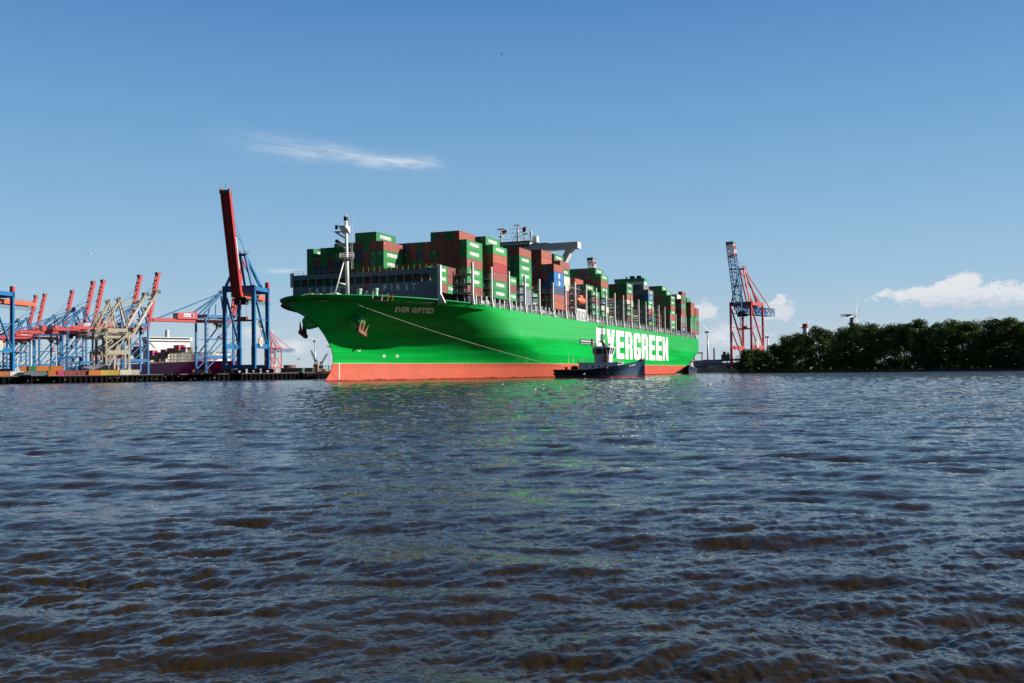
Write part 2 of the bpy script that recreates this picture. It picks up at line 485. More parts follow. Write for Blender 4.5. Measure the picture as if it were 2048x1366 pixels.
ff = G.ss(G.m('ADD', G.m('MULTIPLY', attr('foam'), 0.74), G.m('MULTIPLY', nf, 0.62)), 0.66, 0.86, 0, 0.8)
nm = G.noise(P, 0.05, 3, 0.5)
body = G.mix(nm, (0.019, 0.0125, 0.0030, 1), (0.025, 0.0165, 0.0045, 1))
G.put(bs.inputs['Base Color'], G.mix(ff, body, (0.7, 0.72, 0.72, 1)))
G.put(bs.inputs['Roughness'], G.m('ADD', 0.035, G.m('MULTIPLY', ff, 0.6)))
bs.inputs['IOR'].default_value = 1.333
wm.materials.append(M)

# ---------------------------------------------------------------- the container ship: hull
def make_hull_mat():
    M = bpy.data.materials.new('ship_hull_paint'); M.use_nodes = True
    G = NG(M.node_tree); bs = M.node_tree.nodes['Principled BSDF']
    T = G.n('ShaderNodeTexCoord'); P = T.outputs['Object']
    X, Y, Z = G.sep(P)
    A = G.m('MULTIPLY', X, -1.0)
    st = G.n('ShaderNodeMapping'); st.inputs['Scale'].default_value = (0.35, 0.35, 0.03); G.put(st.inputs[0], P)
    nst = G.noise(st.outputs[0], 1.0, 6, 0.65)
    lg = G.n('ShaderNodeMapping'); lg.inputs['Scale'].default_value = (0.02, 0.02, 0.45); G.put(lg.inputs[0], P)
    nlg = G.noise(lg.outputs[0], 1.0, 5, 0.6)
    nb = G.noise(P, 0.25, 6, 0.65)
    green = G.mix(G.ss(nlg, .35, .65, 0, 1), (0.0007, 0.225, 0.026, 1), (0.0011, 0.325, 0.047, 1))
    # paler green on the upper strakes aft of the shoulder
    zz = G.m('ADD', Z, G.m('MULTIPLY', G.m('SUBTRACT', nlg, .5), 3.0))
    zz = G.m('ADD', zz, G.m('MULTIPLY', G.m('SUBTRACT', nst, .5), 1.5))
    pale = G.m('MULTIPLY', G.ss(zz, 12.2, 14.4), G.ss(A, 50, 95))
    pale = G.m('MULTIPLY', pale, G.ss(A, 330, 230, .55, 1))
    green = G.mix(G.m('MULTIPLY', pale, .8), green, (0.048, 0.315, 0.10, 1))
    low = G.m('MULTIPLY', G.ss(Z, 9.5, 5.0), G.m('MULTIPLY', G.ss(nst, .56, .70), G.ss(A, 60, 120)))
    green = G.mix(G.m('MULTIPLY', low, .8), green, (0.22, 0.33, 0.15, 1))
    # plate seams
    def seam(z0): return G.m('LESS_THAN', G.m('ABSOLUTE', G.m('SUBTRACT', Z, z0)), 0.045)
    sm = seam(18.6)
    for z0 in (16.1, 13.4, 10.6, 7.7): sm = G.m('MAXIMUM', sm, seam(z0))
    green = G.mix(G.m('MULTIPLY', sm, .5), green, (0.0, 0.08, 0.03, 1))
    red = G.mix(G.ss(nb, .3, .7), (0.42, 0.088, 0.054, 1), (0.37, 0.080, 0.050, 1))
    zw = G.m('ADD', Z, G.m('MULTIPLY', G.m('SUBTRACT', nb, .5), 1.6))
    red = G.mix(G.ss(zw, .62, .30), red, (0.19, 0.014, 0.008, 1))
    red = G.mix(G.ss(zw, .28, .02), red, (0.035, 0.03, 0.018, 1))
    red = G.mix(G.ss(nlg, .55, .75, 0, .5), red, (0.27, 0.055, 0.035, 1))
    red = G.mix(G.ss(nst, .56, .74, 0, .5), red, (0.42, 0.10, 0.06, 1))
    isg = G.m('GREATER_THAN', Z, 4.9)
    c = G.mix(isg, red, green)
    spots = G.ss(G.noise(P, 0.9, 3, .7), .73, .76, 0, .5)
    c = G.mix(G.m('MULTIPLY', spots, G.ss(A, 30, 60)), c, (0.12, 0.08, 0.05, 1))
    line = G.m('MULTIPLY', G.m('GREATER_THAN', Z, 4.86), G.m('LESS_THAN', Z, 4.98))
    c = G.mix(G.m('MULTIPLY', line, .5), c, (0.6, 0.55, 0.4, 1))
    scr = G.n('ShaderNodeMapping'); scr.inputs['Scale'].default_value = (0.10, 0.10, 1.1); G.put(scr.inputs[0], P)
    nsc = G.noise(scr.outputs[0], 1.0, 6, .7)
    c = G.mix(G.m('MULTIPLY', G.ss(nsc, .62, .74, 0, .55), G.m('MULTIPLY', G.ss(Z, 9.5, 4.0), G.ss(A, 26, 60))), c, (0.16, 0.10, 0.06, 1))
    fine = G.n('ShaderNodeMapping'); fine.inputs['Scale'].default_value = (1.1, 1.1, 0.05); G.put(fine.inputs[0], P)
    c = G.mix(G.ss(G.noise(fine.outputs[0], 1.0, 4, .7), .58, .78, 0, .5), c, (0.03, 0.08, 0.03, 1))
    vsm = G.m('LESS_THAN', G.m('ABSOLUTE', G.m('SUBTRACT', G.m('FRACT', G.m('DIVIDE', A, 11.5)), .5)), .004)
    c = G.mix(G.m('MULTIPLY', vsm, .4), c, (0.01, 0.05, 0.02, 1))
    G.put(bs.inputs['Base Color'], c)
    bs.inputs['Roughness'].default_value = 0.5
    bs.inputs['Specular IOR Level'].default_value = 0.03
    bp = G.n('ShaderNodeBump'); bp.inputs['Strength'].default_value = 0.25; bp.inputs['Distance'].default_value = 0.12
    G.put(bp.inputs['Height'], G.m('ADD', nlg, G.m('MULTIPLY', G.noise(P, 0.3, 2), .6)))
    M.node_tree.links.new(bp.outputs[0], bs.inputs['Normal'])
    return M
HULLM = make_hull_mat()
ship = empty('container_ship', SHO, SHZ, 'huge green hulled container ship with red underwater band and stacked deck cargo', 'container ship')
def hull_mesh():
    lv = list(np.arange(-2, 17, 0.8)) + list(np.linspace(0, 1, 9))
    ts = np.concatenate([np.linspace(0, 1, 90) ** 1.6 * 0.30, np.linspace(0.30, .76, 30)[1:], np.linspace(.76, 1, 50)[1:]])
    nl, nt_ = len(lv), len(ts)
    vs, fs = [], []
    for side in (1, -1):
        for i, v in enumerate(lv):
            up_ = i >= nl - 9
            for t in ts:
                if up_:
                    z = 17 + 0.0001
                    a = 0
                    zr = 17 + v * (ZT - 17)
                    s, e = lerp_t(zr, STEM), aend(zr)
                    a = s + (e - s) * t
                    zr = 17 + v * (ztop(a) - 17)
                else:
                    zr = v
                    s, e = lerp_t(zr, STEM), aend(zr)
                    a = s + (e - s) * t
                vs.append(SL(a, BC + side * half(a, zr) + (0.0 if t > 0 else side * 0.12), zr))
    def id_(sd, i, j): return (sd * nl + i) * nt_ + j
    for sd in (0, 1):
        for i in range(nl - 1):
            for j in range(nt_ - 1):
                f = (id_(sd, i, j), id_(sd, i, j + 1), id_(sd, i + 1, j + 1), id_(sd, i + 1, j))
                fs.append(f if sd == 1 else f[::-1])
    for i in range(nl - 1):
        f = (id_(0, i, 0), id_(0, i + 1, 0), id_(1, i + 1, 0), id_(1, i, 0)); fs.append(f)
        f = (id_(0, i, nt_ - 1), id_(1, i, nt_ - 1), id_(1, i + 1, nt_ - 1), id_(0, i + 1, nt_ - 1)); fs.append(f)
    me = bpy.data.meshes.new('hull')
    me.from_pydata(vs, [], fs)
    bm = bmesh.new(); bm.from_mesh(me)
    bmesh.ops.recalc_face_normals(bm, faces=bm.faces)
    bm.to_mesh(me); bm.free()
    me.materials.append(HULLM)
    me.shade_smooth()
    return me
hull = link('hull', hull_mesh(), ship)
# main deck, a little below the bulwark top
dk = MB()
st_ = np.concatenate([np.linspace(7, 60, 40), np.linspace(64, 403.5, 20)])
dv = [SL(a, BC + (edge(a) - .15) * s, (ztop(a) - 1.3) if a < 60 else 20.9) for s in (1, -1) for a in st_]
n_ = len(st_)
dk.add(dv, [(i, i + 1, n_ + i + 1, n_ + i) for i in range(n_ - 1)])
dk.build('deck', mat('deck_paint', (0.05, 0.09, 0.07), .7), ship)
# bulwark inner lining and rounded cap rail at the bow
cap = MB()
for s in (1, -1):
    cap.tube([SL(a, BC + s * (edge(a) - .05), ztop(a) + .02) for a in np.concatenate([np.linspace(6.05, 9, 8), np.linspace(10, 62, 30)])], .14, 6)
cap.build('bulwark_rail', GREENP, ship)

HBVH = BVHTree.FromPolygons([tuple(v.co) for v in hull.data.vertices], [tuple(p.vertices) for p in hull.data.polygons])
HINV = Matrix.Translation(SHO) @ Matrix.Rotation(SHZ, 4, 'Z')
HINV = HINV.inverted()
def hull_hit(x, y):
    """hull point and outward normal (ship-local) under photo pixel (x, y)"""
    r = FW + RT * ((x - 1024) / FPX) + UP * ((683 - y) / FPX)
    o = HINV @ CP; d = (HINV.to_3x3() @ r).normalized()
    p, n, i, t = HBVH.ray_cast(o, d)
    if p is None: return None
    if n.dot(d) > 0: n = -n
    return p, n
def painted(polys, off=.07):
    vs, fs = [], []
    for poly in polys:
        hs = [hull_hit(*q) for q in poly]
        if any(h is None for h in hs): continue
        k = len(vs); vs += [h[0] + h[1] * off for h in hs]; fs.append(tuple(range(k, k + len(poly))))
    return MB().add(vs, fs)
def conform(polys2d, a0, z0, off=0.06, flip=1):
    vs, fs = [], []
    for p in polys2d:
        k = len(vs)
        for u, v in p:
            a, z = a0 + u, z0 + v
            vs.append(SL(a, BC + half(a, z) + off, z))
        fs.append(tuple(range(k, k + len(p))))
    return vs, fs
# big side lettering
polys, wtot = block_text('EVERGREEN', 13.1, 12.4, 2.45)
vs, fs = conform(polys, 176.0, 7.3, 0.05)
MB().add(vs, fs).build('side_lettering', LETTER, hull)
# ship's name on the bow flare
vs2, fs2, tw, thh = text2d('EVER GIFTED', 1, 0.28, 0.02, 1.0, 1.05)
def bow_surface(x, y):
    """ship (a, z) of the hull point under photo pixel (x, y), found by marching"""
    r = FW + RT * ((x - 1024) / FPX) + UP * ((683 - y) / FPX)
    o = CP - SHO
    for t in np.arange(200, 420, 0.25):
        Pp = o + r * t
        a, b, z = Pp.dot(SHD), Pp.dot(SHP) - BC, Pp.z
        if z > -1 and b < half(a, z) + 0.02 and a > 4 and b > -5:
            return a, z
    return None
q_ = [hull_hit(789 + 78.5 * u / tw - 0.0 * v, 623.5 + 3.2 * u / tw - 10.6 * v / thh) for u, v in vs2]
MB().add([h[0] + h[1] * .07 for h in q_], fs2).build('bow_lettering', mat('name_white', (1.0, 1.0, .98), .6, var=.03), hull)
# draught marks, thruster and bulb symbols
def dab(x, y, polys, sc_, nm):
    painted([[(x + u * sc_, y - v * sc_) for u, v in p] for p in polys]).build(nm, LETTER, hull)
ring = [[(math.cos(t) * r_, math.sin(t) * r_) for r_, t in ((.75, t0), (1, t0), (1, t0 + .53), (.75, t0 + .53))] for t0 in np.arange(0, 6.28, .5236)]
cross = [[(-.6, -.5), (-.45, -.65), (.6, .5), (.45, .65)], [(-.6, .5), (-.45, .65), (.6, -.5), (.45, -.65)]]
dab(768, 712, ring + cross, 3.0, 'thruster_mark')
dab(794, 712, ring + cross, 3.0, 'thruster_mark')
dab(718, 699, [_rc(-.6, .6, -.9, -.65), _rc(.4, .6, -.7, .6), _rc(-.6, -.4, -.7, -.2)], 4.0, 'bulb_mark')
dab(678, 742, [_rc(-.1, .1, -4.5, 4.5)] + [_rc(.1, .5, z, z + .25) for z in np.arange(-4.2, 4.4, 1.0)], 3.6, 'draught_mark')
# gangway recess
gw = MB(); gw.box(-174.7, -152.8, BC + HB + .02, BC + HB + .12, 12.5, 14.4)
gwo = gw.build('gangway_recess', DARKST, hull)
g2 = MB(); g2.box(-174.0, -153.6, BC + HB + .12, BC + HB + .3, 13.55, 13.95)
for k in range(22): g2.box(-153.9 - k * .93, -153.8 - k * .93, BC + HB + .12, BC + HB + .26, 12.6, 13.5)
g2.box(-174.0, -153.6, BC + HB + .12, BC + HB + .24, 12.75, 12.9)
g2.build('gangway', GREYW, gwo)
# mooring openings along the bow bulwark and the name's fairlead
for x, y, w_, h_ in ((650, 598, 1.2, .5), (632, 597, .8, .5), (755, 598, 1.4, .55), (766, 598, 1.4, .55), (857, 602, 2.2, .4), (869, 603, 1.8, .4), (818, 601, .7, .3)):
    W2, H2 = w_ * 5.5, h_ * 4
    painted([[(x - W2, y - H2), (x + W2, y - H2), (x + W2, y + H2), (x - W2, y + H2)]]).build('fairlead', DARKST, hull)
    painted([[(x - W2 - 1, y + H2), (x + W2 + 1, y + H2), (x + W2 + 1, y + H2 + 1.2), (x - W2 - 1, y + H2 + 1.2)]], .12).build('fairlead_lip', GREYW, hull)
# anchors on their bolsters
def anchor(side):
    hp, hn = hull_hit(712, 638)
    base = Vector((hp.x, BC + side * (hp.y - BC), hp.z)); n = Vector((hn.x * .45, side * hn.y, hn.z * .25)).normalized()
    m = MB()
    m.tube([base - n * 2.5, base + n * .5, base + n * 1.9, base + n * 2.5, base + n * 2.75], [2.6, 2.1, 1.75, 1.25, .5], 20)
    bo = m.build('anchor_bolster', GREENP, hull, True)
    c = base + n * 2.7 + Vector((0, 0, -.9))
    tdir = Vector((.35, side * -.1, -1)).normalized()
    sd = n.cross(tdir).normalized()
    an = MB()
    an.beam(c + tdir * -1.6, c + tdir * 1.7, .6, .5)
    an.beam(c + tdir * 1.7 - sd * 1.9, c + tdir * 1.7 + sd * 1.9, .9, .9)
    for k in (-1, 1):
        p0 = c + tdir * 1.6 + sd * k * 1.3
        an.beam(p0, p0 - tdir * 2.9 + sd * k * .45 + n * .35, .95, .55, .16, .2, up=n)
    an.build('anchor', RUST, bo)
anchor(1); anchor(-1)

# breakwater with the safety slogan
bw = MB()
AW = 36.0
B0, B1 = -21.2, 24.9
bw.box(-AW - .5, -AW, B0, B1, 20.3, 27.3)
bw.box(-AW - 1.3, -AW + .05, B0, B1, 29.3, 30.7)
npost = 18
for k in range(npost + 1):
    b = B0 + (B1 - B0) * k / npost
    bw.box(-AW - .5, -AW + .02, b - .2, b + .2, 27.3, 29.3)
bw.box(-AW - 1.4, -AW - .9, B0, B1, 27.1, 27.3)
bko = bw.build('breakwater', SLATE, ship)
rl = MB()
for k in range(27):
    b = B0 + (B1 - B0) * k / 26
    rl.beam(SL(AW, b, 30.7), SL(AW, b, 31.9), .07)
for z in (31.3, 31.9): rl.beam(SL(AW, B0, z), SL(AW, B1, z), .06)
rl.build('handrail', YELLOW, bko)
wp = MB()
wp.box(-AW - .6, -AW + .3, B0 - .7, B0, 27.3, 31.4); wp.build('end_post', WHITE, bko)
wp = MB()
wp.prism([(-AW - .6, 21), (-AW + .3, 21), (-AW + .3, 31.4), (-AW - .6, 31.4)], 'y', B1, B1 + .9)
wp.prism([(B1 + .9, 21), (B1 + 2.2, 21), (B1 + .9, 23.6)], 'x', -AW - .5, -AW + .2)
wp.build('end_post', WHITE, bko)
vs3 = []
_wr = []
def wall_text(ch, x, y):
    r = FW + RT * ((x - 1024) / FPX) + UP * ((683 - y) / FPX)
    o = CP - SHO
    t = (AW - .0 - o.dot(SHD)) / r.dot(SHD)
    Pp = o + r * t
    b, z = Pp.dot(SHP), Pp.z
    v_, f_, w_, h_ = text2d(ch, 1, 0, 0.015)
    s = 1.75 / h_
    return [(-AW + .06, b - w_ * s / 2 + u * s, z - .87 + v * s) for u, v in v_], f_
for word in ((('S', 620, 582), ('A', 634.5, 581.6), ('F', 649, 581), ('E', 664, 580.5), ('T', 678, 580), ('Y', 692, 579.5)),
             (('F', 770.5, 575.6), ('I', 784, 575), ('R', 797.5, 574.5), ('S', 813.5, 573.8), ('T', 828, 573))):
    so_ = MB().add(*wall_text(*word[0])).build('slogan_letter', mat('name_white', (1.0, 1.0, .98), .6, var=.03), bko)
    for t3 in word[1:]: MB().add(*wall_text(*t3)).build('slogan_letter', mat('name_white', (1.0, 1.0, .98), .6, var=.03), bko)
v_, f_ = wall_text('+', 732, 576)
MB().add(v_, f_).build('red_cross_mark', mat('sign_red', (.5, .03, .03), .5), bko)

# foremast
fm = MB()
mb_ = Vector(SL(29.8, .4, 21)); mt_ = Vector(SL(29.3, .4, 45.7))
fm.tube([mb_, mb_.lerp(mt_, .5), mb_.lerp(mt_, .52), mt_], [.58, .52, .45, .38], 16)
fm.beam(SL(25, -1.6, 21.3), SL(29, .1, 34.0), .28)
fm.beam(SL(31, -5.6, 21.3), SL(29.2, .1, 34.0), .26)
for t in (.18, .45): fm.beam(Vector(SL(25, -1.6, 21.3)).lerp(Vector(SL(29, .1, 34.0)), t), mb_.lerp(mt_, t * .5), .3)
fm.beam(Vector(SL(31, -5.6, 21.3)).lerp(Vector(SL(29.2, .1, 34.0)), .4), mb_.lerp(mt_, .2), .3)
fmo = fm.build('foremast', WHITE, ship, True)
fp = MB()
fp.tube([SL(29.6, .4, 33.6), SL(29.6, .4, 34.0)], [1.5, 2.1], 14)
for z in (34.7, 35.3):
    fp.tube([SL(29.6 + 2.0 * math.cos(t), .4 + 2.0 * math.sin(t), z) for t in np.linspace(0, 6.283, 15)], .06, 4)
for t in np.linspace(0, 6.283, 9)[:-1]: fp.beam(SL(29.6 + 2 * math.cos(t), .4 + 2 * math.sin(t), 34), SL(29.6 + 2 * math.cos(t), .4 + 2 * math.sin(t), 35.3), .07)
fp.prism([(28.6, 40.0 + 1.8), (27.4, 42.4), (27.4, 42.7), (30, 42.7), (30, 40.6)], 'y', -.9, 1.3)
fp.v = [(-v[0] if k >= len(fp.v) - 10 else v[0], v[1], v[2]) for k, v in enumerate(fp.v)]
fp.tube([SL(29.6, -1.8, 38.3), SL(29.6, -.2, 37.2)], [.8, .5], 8)
fp.box(-30.2, -28.8, -3.0, -1.2, 41.2, 41.5)
fp.beam(SL(29.6, -2.9, 41.3), SL(29.6, -.2, 39.6), .45)
fp.build('mast_platform', WHITE, fmo)
MB().box(-29.9, -28.9, -.1, .8, 44.3, 45.4).build('navigation_lamp', DARKST, fmo)
MB().tube([SL(28.6, -2.2, 42.0), SL(28.6, -2.2, 43.1)], .42, 8).build('navigation_lamp', DARKST, fmo)
MB().tube([SL(28.7, -1.9, 38.6), SL(28.1, -1.9, 38.6)], .55, 8).build('ship_horn', DARKST, fmo)
lad = MB()
for s in (-.25, .25): lad.beam(SL(30.4, 1.6 + s, 31), SL(30.0, 1.6 + s, 45), .06)
for z in np.arange(31.5, 45, .6): lad.beam(SL(30.2, 1.35, z), SL(30.2, 1.85, z), .05)
for z in (33, 37, 41, 44.6): lad.beam(SL(30.2, 1.6, z), SL(29.6, .6, z), .08)
lad.build('ladder', WHITE, fmo)
# deck gear at the bow
winch = MB()
for k, (a, b) in enumerate(((17, -4), (18, -1.5), (19, 1.2), (17, 4))):
    winch.tube([SL(a, b - .9, 22.5), SL(a, b + .9, 22.5)], [.9, .9], 12)
    winch.box(-a - .8, -a + .8, b - 1.1, b - .9, 20.9, 23.2); winch.box(-a - .8, -a + .8, b + .9, b + 1.1, 20.9, 23.2)
winch.build('mooring_winch', GREYW, ship)
for a, b in ((20.5, .8), (21, 3), (16.5, -2.6)):
    w2 = MB(); w2.tube([SL(a, b, 20.9), SL(a, b, 23.3), SL(a, b, 23.5)], [.6, .6, .2], 10)
    w2.build('winch_motor', YELLOW, ship)
for x_, (a, b) in enumerate(((24, 7.4), (25, 11.8))):
    vt = MB(); vt.tube([SL(a, b, 20.9), SL(a, b, 24.2)], [.62, .62], 12); vt.tube([SL(a, b, 24.2), SL(a, b, 24.8)], [.75, .75], 12)
    vt.build('deck_vent', mat('pale_green_paint', (.35, .55, .42), .5), ship)
vt = MB(); vt.tube([SL(24.4, 9.4, 20.9), SL(24.4, 9.4, 23.6), SL(24.4, 9.4, 24.1)], [.5, .5, .1], 10); vt.build('deck_post', WHITE, ship)
MB().box(-27.5, -27, 13.5, 14.2, 20.9, 23.2).build('deck_post', WHITE, ship)

# lashing bridges: one mesh for the fore ones, one for the tall aft ones
def bridge_meshes(ztop_):
    d = MB()
    lv = [24.3, 26.9, 29.6] + ([32.2] if ztop_ > 34 else [])
    for z in lv: d.box(-.65, .65, -26, 29.0, z, z + .55)
    for k in range(25):
        b = -25.8 + k * 2.28
        d.box(-.2, .2, b - .16, b + .16, 21, lv[-1] + .55)
    for k in range(0, 24, 3):
        b = -25.8 + k * 2.28
        for z0 in (21.2, 24.6, 27.2): d.beam((0.3, b, z0), (0.3, b + 2.28, z0 + 2.4), .12)
    r = MB()
    for z in [q + .55 for q in lv]:
        for x in (-.6, .6):
            for zz in (.55, 1.1): r.beam((x, -26, z + zz), (x, 28.8, z + zz), .05)
            for k in range(37): r.beam((x, -26 + k * 1.52, z), (x, -26 + k * 1.52, z + 1.1), .06)
    c = MB()
    c.prism([(-.62, 21.3), (-.28, 24.2), (-.28, ztop_), (.28, ztop_), (.28, 24.2), (.62, 21.3), (.4, 21.3), (.16, 23.6), (-.16, 23.6), (-.4, 21.3)], 'x', -.32, .32)
    c.v = [(x, y + 29.2, z) for x, y, z in c.v]
    s = MB(); s.prism([(-.13, ztop_ - 1.9), (.13, ztop_ - 1.9), (.13, ztop_ - .3), (-.13, ztop_ - .3)], 'x', -.34, .34)
    s.v = [(x, y + 29.2, z) for x, y, z in s.v]
    return d.mesh('lashing_bridge', SLATE), r.mesh('handrail', mat('lashing_rail', (.42, .33, .14), .6)), c.mesh('end_column', WHITE), s.mesh('column_slot', DARKST)
BM = {33.4: bridge_meshes(33.4), 35.7: bridge_meshes(35.7)}
FORE_A = [50.0 + 14.42 * k for k in range(7)]
AFT_A = [148.6, 163.2] + [177.3 + 14.5 * k for k in range(16)]
for a in FORE_A + AFT_A:
    ms = BM[33.4 if a < 140 or a > 319 else 35.7]
    o = link('lashing_bridge', ms[0], ship); o.location = (-a, 0, 0)
    for nm_, me in zip(('handrail', 'end_column', 'column_slot'), ms[1:]): link(nm_, me, o)
# hatch coaming, side posts, fittings and rail along the ship's side
cm = MB(); cm.box(-402, -52, -24.5, 26.8, 20.9, 24.0); cm.box(-51, -37.5, -19, 21, 20.9, 24.0)
cm.build('hatch_coaming', DARKST, ship)
sp = MB()
for a in FORE_A + AFT_A:
    for da in (-7.2, -3.2, 3.2):
        if 52 < a + da < 403:
            if not sp.v: sp.box(-.22, .22, 28.5, 29.0, 21.2, 24.4); SPM = sp.mesh('container_support', WHITE)
            link('container_support', SPM, ship).location = (-(a + da), 0, 0)
rr2 = random.Random(3)
a = 56.0
while a < 402:
    w_ = rr2.uniform(.5, 2.2); h_ = rr2.uniform(.35, 1.5)
    z_ = 21.3 + rr2.uniform(0, 1.5)
    q_ = MB(); fit = rr2.random() < .48
    q_.box(-a - w_, -a, 27.0, 27.0 + rr2.uniform(.5, 1.1), z_, z_ + h_)
    q_.build('deck_fitting' if fit else 'vent_box', WHITE if fit else STEEL, ship)
    a += w_ + rr2.uniform(.8, 2.2)
sr = MB()
for z in (21.9, 22.35, 22.8): sr.beam(SL(58, 29.25, z), SL(402.5, 29.25, z), .05)
for k in range(172): sr.beam(SL(58.5 + k * 2, 29.25, 21.4), SL(58.5 + k * 2, 29.25, 22.8), .06)
sr.build('side_rail', GREYW, ship)

# deckhouse with bridge wings
dh = MB()
dh.box(-163, -153, -14, 12.5, 20.9, 44.0)
dh.box(-161, -152.5, -14, 13, 44.0, 49.3)
dho = dh.build('deckhouse', mat('deckhouse_white', (.62, .63, .63), .5, var=.08), ship)
wg = MB()
wg.prism([(-9, 49.2), (18, 48.9), (29.5, 49.1), (29.5, 51.5), (-26.5, 51.5), (-26.5, 49.1)], 'x', -156.4, -152)
wg.box(-161, -151.8, -7.5, 10.3, 49.4, 52.6)
for s, x0 in ((1, 27.2), (-1, -24.2)):
    xi = x0 - s * 2.6
    wg.prism([(x0, 49.15), (xi, 49.15), (xi - s * 3.2, 42.8), (x0 - s * 3.6, 42.8)], 'x', -156.0, -152.6)
wgo = wg.build('bridge_wing', WHITE, dho)
gl = MB()
nw_ = 11
for k in range(nw_):
    b0 = -7.2 + k * 17.2 / nw_
    gl.box(-151.79, -151.7, b0 + .12, b0 + 17.2 / nw_ - .12, 50.5, 51.7)
gl.box(-160, -152.5, 10.3, 10.36, 50.5, 51.7)
gl.build('bridge_window', GLASS, wgo)
gr = MB(); gr.box(-161.3, -151.3, -7.9, 10.7, 52.6, 53.0); gr.box(-156.6, -151.9, 10.7, 17.4, 51.55, 51.8); gr.box(-156.6, -151.9, -15, -7.9, 51.55, 51.8)
gr.build('bridge_roof', DKGREEN, wgo)
rm = MB()
rm.tube([SL(155, 4.1, 53), SL(155, 4.1, 58), SL(155, 4.1, 61.4)], [.5, .35, .12], 10)
for z, w_ in ((55.2, 2.6), (56.8, 3.4), (58.4, 2.8), (59.6, 1.2)):
    rm.beam(SL(155, 4.1 - w_, z), SL(155, 4.1 + w_, z + .15), .13)
    for k in (-1, -.5, .5, 1): rm.box(-155.15, -154.85, 4.1 + k * w_ - .16, 4.1 + k * w_ + .16, z, z + .55)
rm.beam(SL(155, 1.3, 53), SL(155, 4.1, 57), .12); rm.beam(SL(155, 6.9, 53), SL(155, 4.1, 57), .12)
for b, z, w_ in ((-2.5, 58.4, 1.6), (7.6, 55.9, 1.2)):
    rm.tube([SL(154, b, 53), SL(154, b, z)], [.34, .25], 8)
    rm.beam(SL(154, b - w_, z + .1), SL(154, b + w_, z + .2), .35, .4)
    rm.tube([SL(154, b, z - 3), SL(154, b, z - 2.6)], [.9, .9], 8)
rm.box(-158, -155.5, 9.6, 11.8, 53, 55.2)
rm.tube([SL(154, 10, 53), SL(154, 10, 56.2), SL(154, 10, 57)], [.3, .5, .45], 8)
for k in range(24): rm.beam(SL(151.5, -7.6 + k * .78, 53), SL(151.5, -7.6 + k * .78, 54), .07)
rm.beam(SL(151.5, -7.6, 54), SL(151.5, 10.4, 54), .07)
for k in range(6): rm.beam(SL(154, 25 + k * .8, 51.5), SL(154, 25 + k * .8, 53.2), .05)
rm.tube([SL(154, -6.6, 53), SL(154, -6.6, 54), SL(154, -6.6, 54.5)], [.5, .6, .2], 10)
rm.build('radar_mast', WHITE, dho)
def flag(name, loc, cols, w_, h_):
    r0 = None
    for k, c in enumerate(cols):
        z1 = h_ - k * h_ / len(cols); z0 = h_ - (k + 1) * h_ / len(cols)
        f = MB(); n = 6
        P_ = [(0.12 * math.sin(i * 1.7), -w_ * i / n, -0.22 * i / n * w_) for i in range(n + 1)]
        vs = [(p[0], p[1], p[2] + z0) for p in P_] + [(p[0], p[1], p[2] + z1) for p in P_]
        vs += [(p[0] + .03, p[1], p[2]) for p in vs]
        q = 2 * (n + 1)
        fs = []
        for i in range(n): fs += [(i, i + 1, n + 2 + i, n + 1 + i), (q + i, q + n + 1 + i, q + n + 2 + i, q + i + 1)]
        f.add(vs, fs)
        if r0 is None: r0 = f.build(name, c, None); r0.location = loc; r0.rotation_euler = (0, 0, SHZ)
        else: f.build('stripe', c, r0)
    return r0
FK = mat('flag_black', (.01, .01, .01), .8); FR = mat('flag_red', (.55, .02, .02), .8); FY = mat('flag_gold', (.75, .5, .02), .8)
pr(flag('courtesy_flag', SW(155, -.6, 56.8), [FK, FR, FY], 2.4, 1.7), 'black, red and gold flag flying beside the ship mast', 'flag')
pr(flag('ensign_flag', SW(155, 7.6, 57.2), [FR], 1.5, 1.9), 'small red flag flying above the wheelhouse roof', 'flag')
# funnel
fn = MB(); fn.box(-306, -300, 4.5, 20.3, 40, 49.0); fno = fn.build('funnel', WHITE, ship)
fn = MB(); fn.box(-306.2, -299.8, 4.3, 20.5, 49.0, 50.7); fn.build('funnel_top', GREENP, fno)
for b in (13.6, 17.2):
    fn = MB(); fn.tube([SL(302, b, 50.7), SL(302, b, 52.1)], [1.35, 1.35], 16); fn.build('exhaust_pipe', BLACK, fno)
fn = MB(); fn.tube([SL(302, 10.4, 50.7), SL(302, 10.4, 51.9)], [.4, .4], 8)
fn.build('exhaust_pipe', BLACK, fno)
# lifeboat in its davit and the pale frames beside it
lb = MB()
prof = [(0, .25), (.8, .95), (2.2, 1.35), (5, 1.5), (7, 1.4), (8.2, .9), (8.8, .2)]
lb.tube([SL(154.8 + q[0], 28.0, 29.4) for q in prof], [q[1] for q in prof], 12)
lb.box(-160.5, -157, 27.2, 28.8, 30.5, 31.4)
lbo = pr(lb.build('lifeboat', ORANGE, None, True), 'orange enclosed lifeboat hanging at the ship side below the bridge wing', 'lifeboat')
lbo.location = SHO; lbo.rotation_euler = (0, 0, SHZ)
dv_ = MB()
for a in (155.6, 162.6):
    dv_.beam(SL(a, 26, 24), SL(a, 28.4, 32.2), .35); dv_.beam(SL(a, 26.5, 32), SL(a, 28.6, 32.2), .3); dv_.beam(SL(a, 28, 32), SL(a, 28, 30.6), .08)
for z in (26.4, 29, 31.6, 34):
    dv_.box(-164, -150, 24.5, 26.6, z, z + .25)
    for k in range(8): dv_.beam(SL(150.3 + k * 1.9, 26.5, z), SL(150.3 + k * 1.9, 26.5, z + 1.1), .06)
    dv_.beam(SL(150, 26.5, z + 1.1), SL(164, 26.5, z + 1.1), .06)
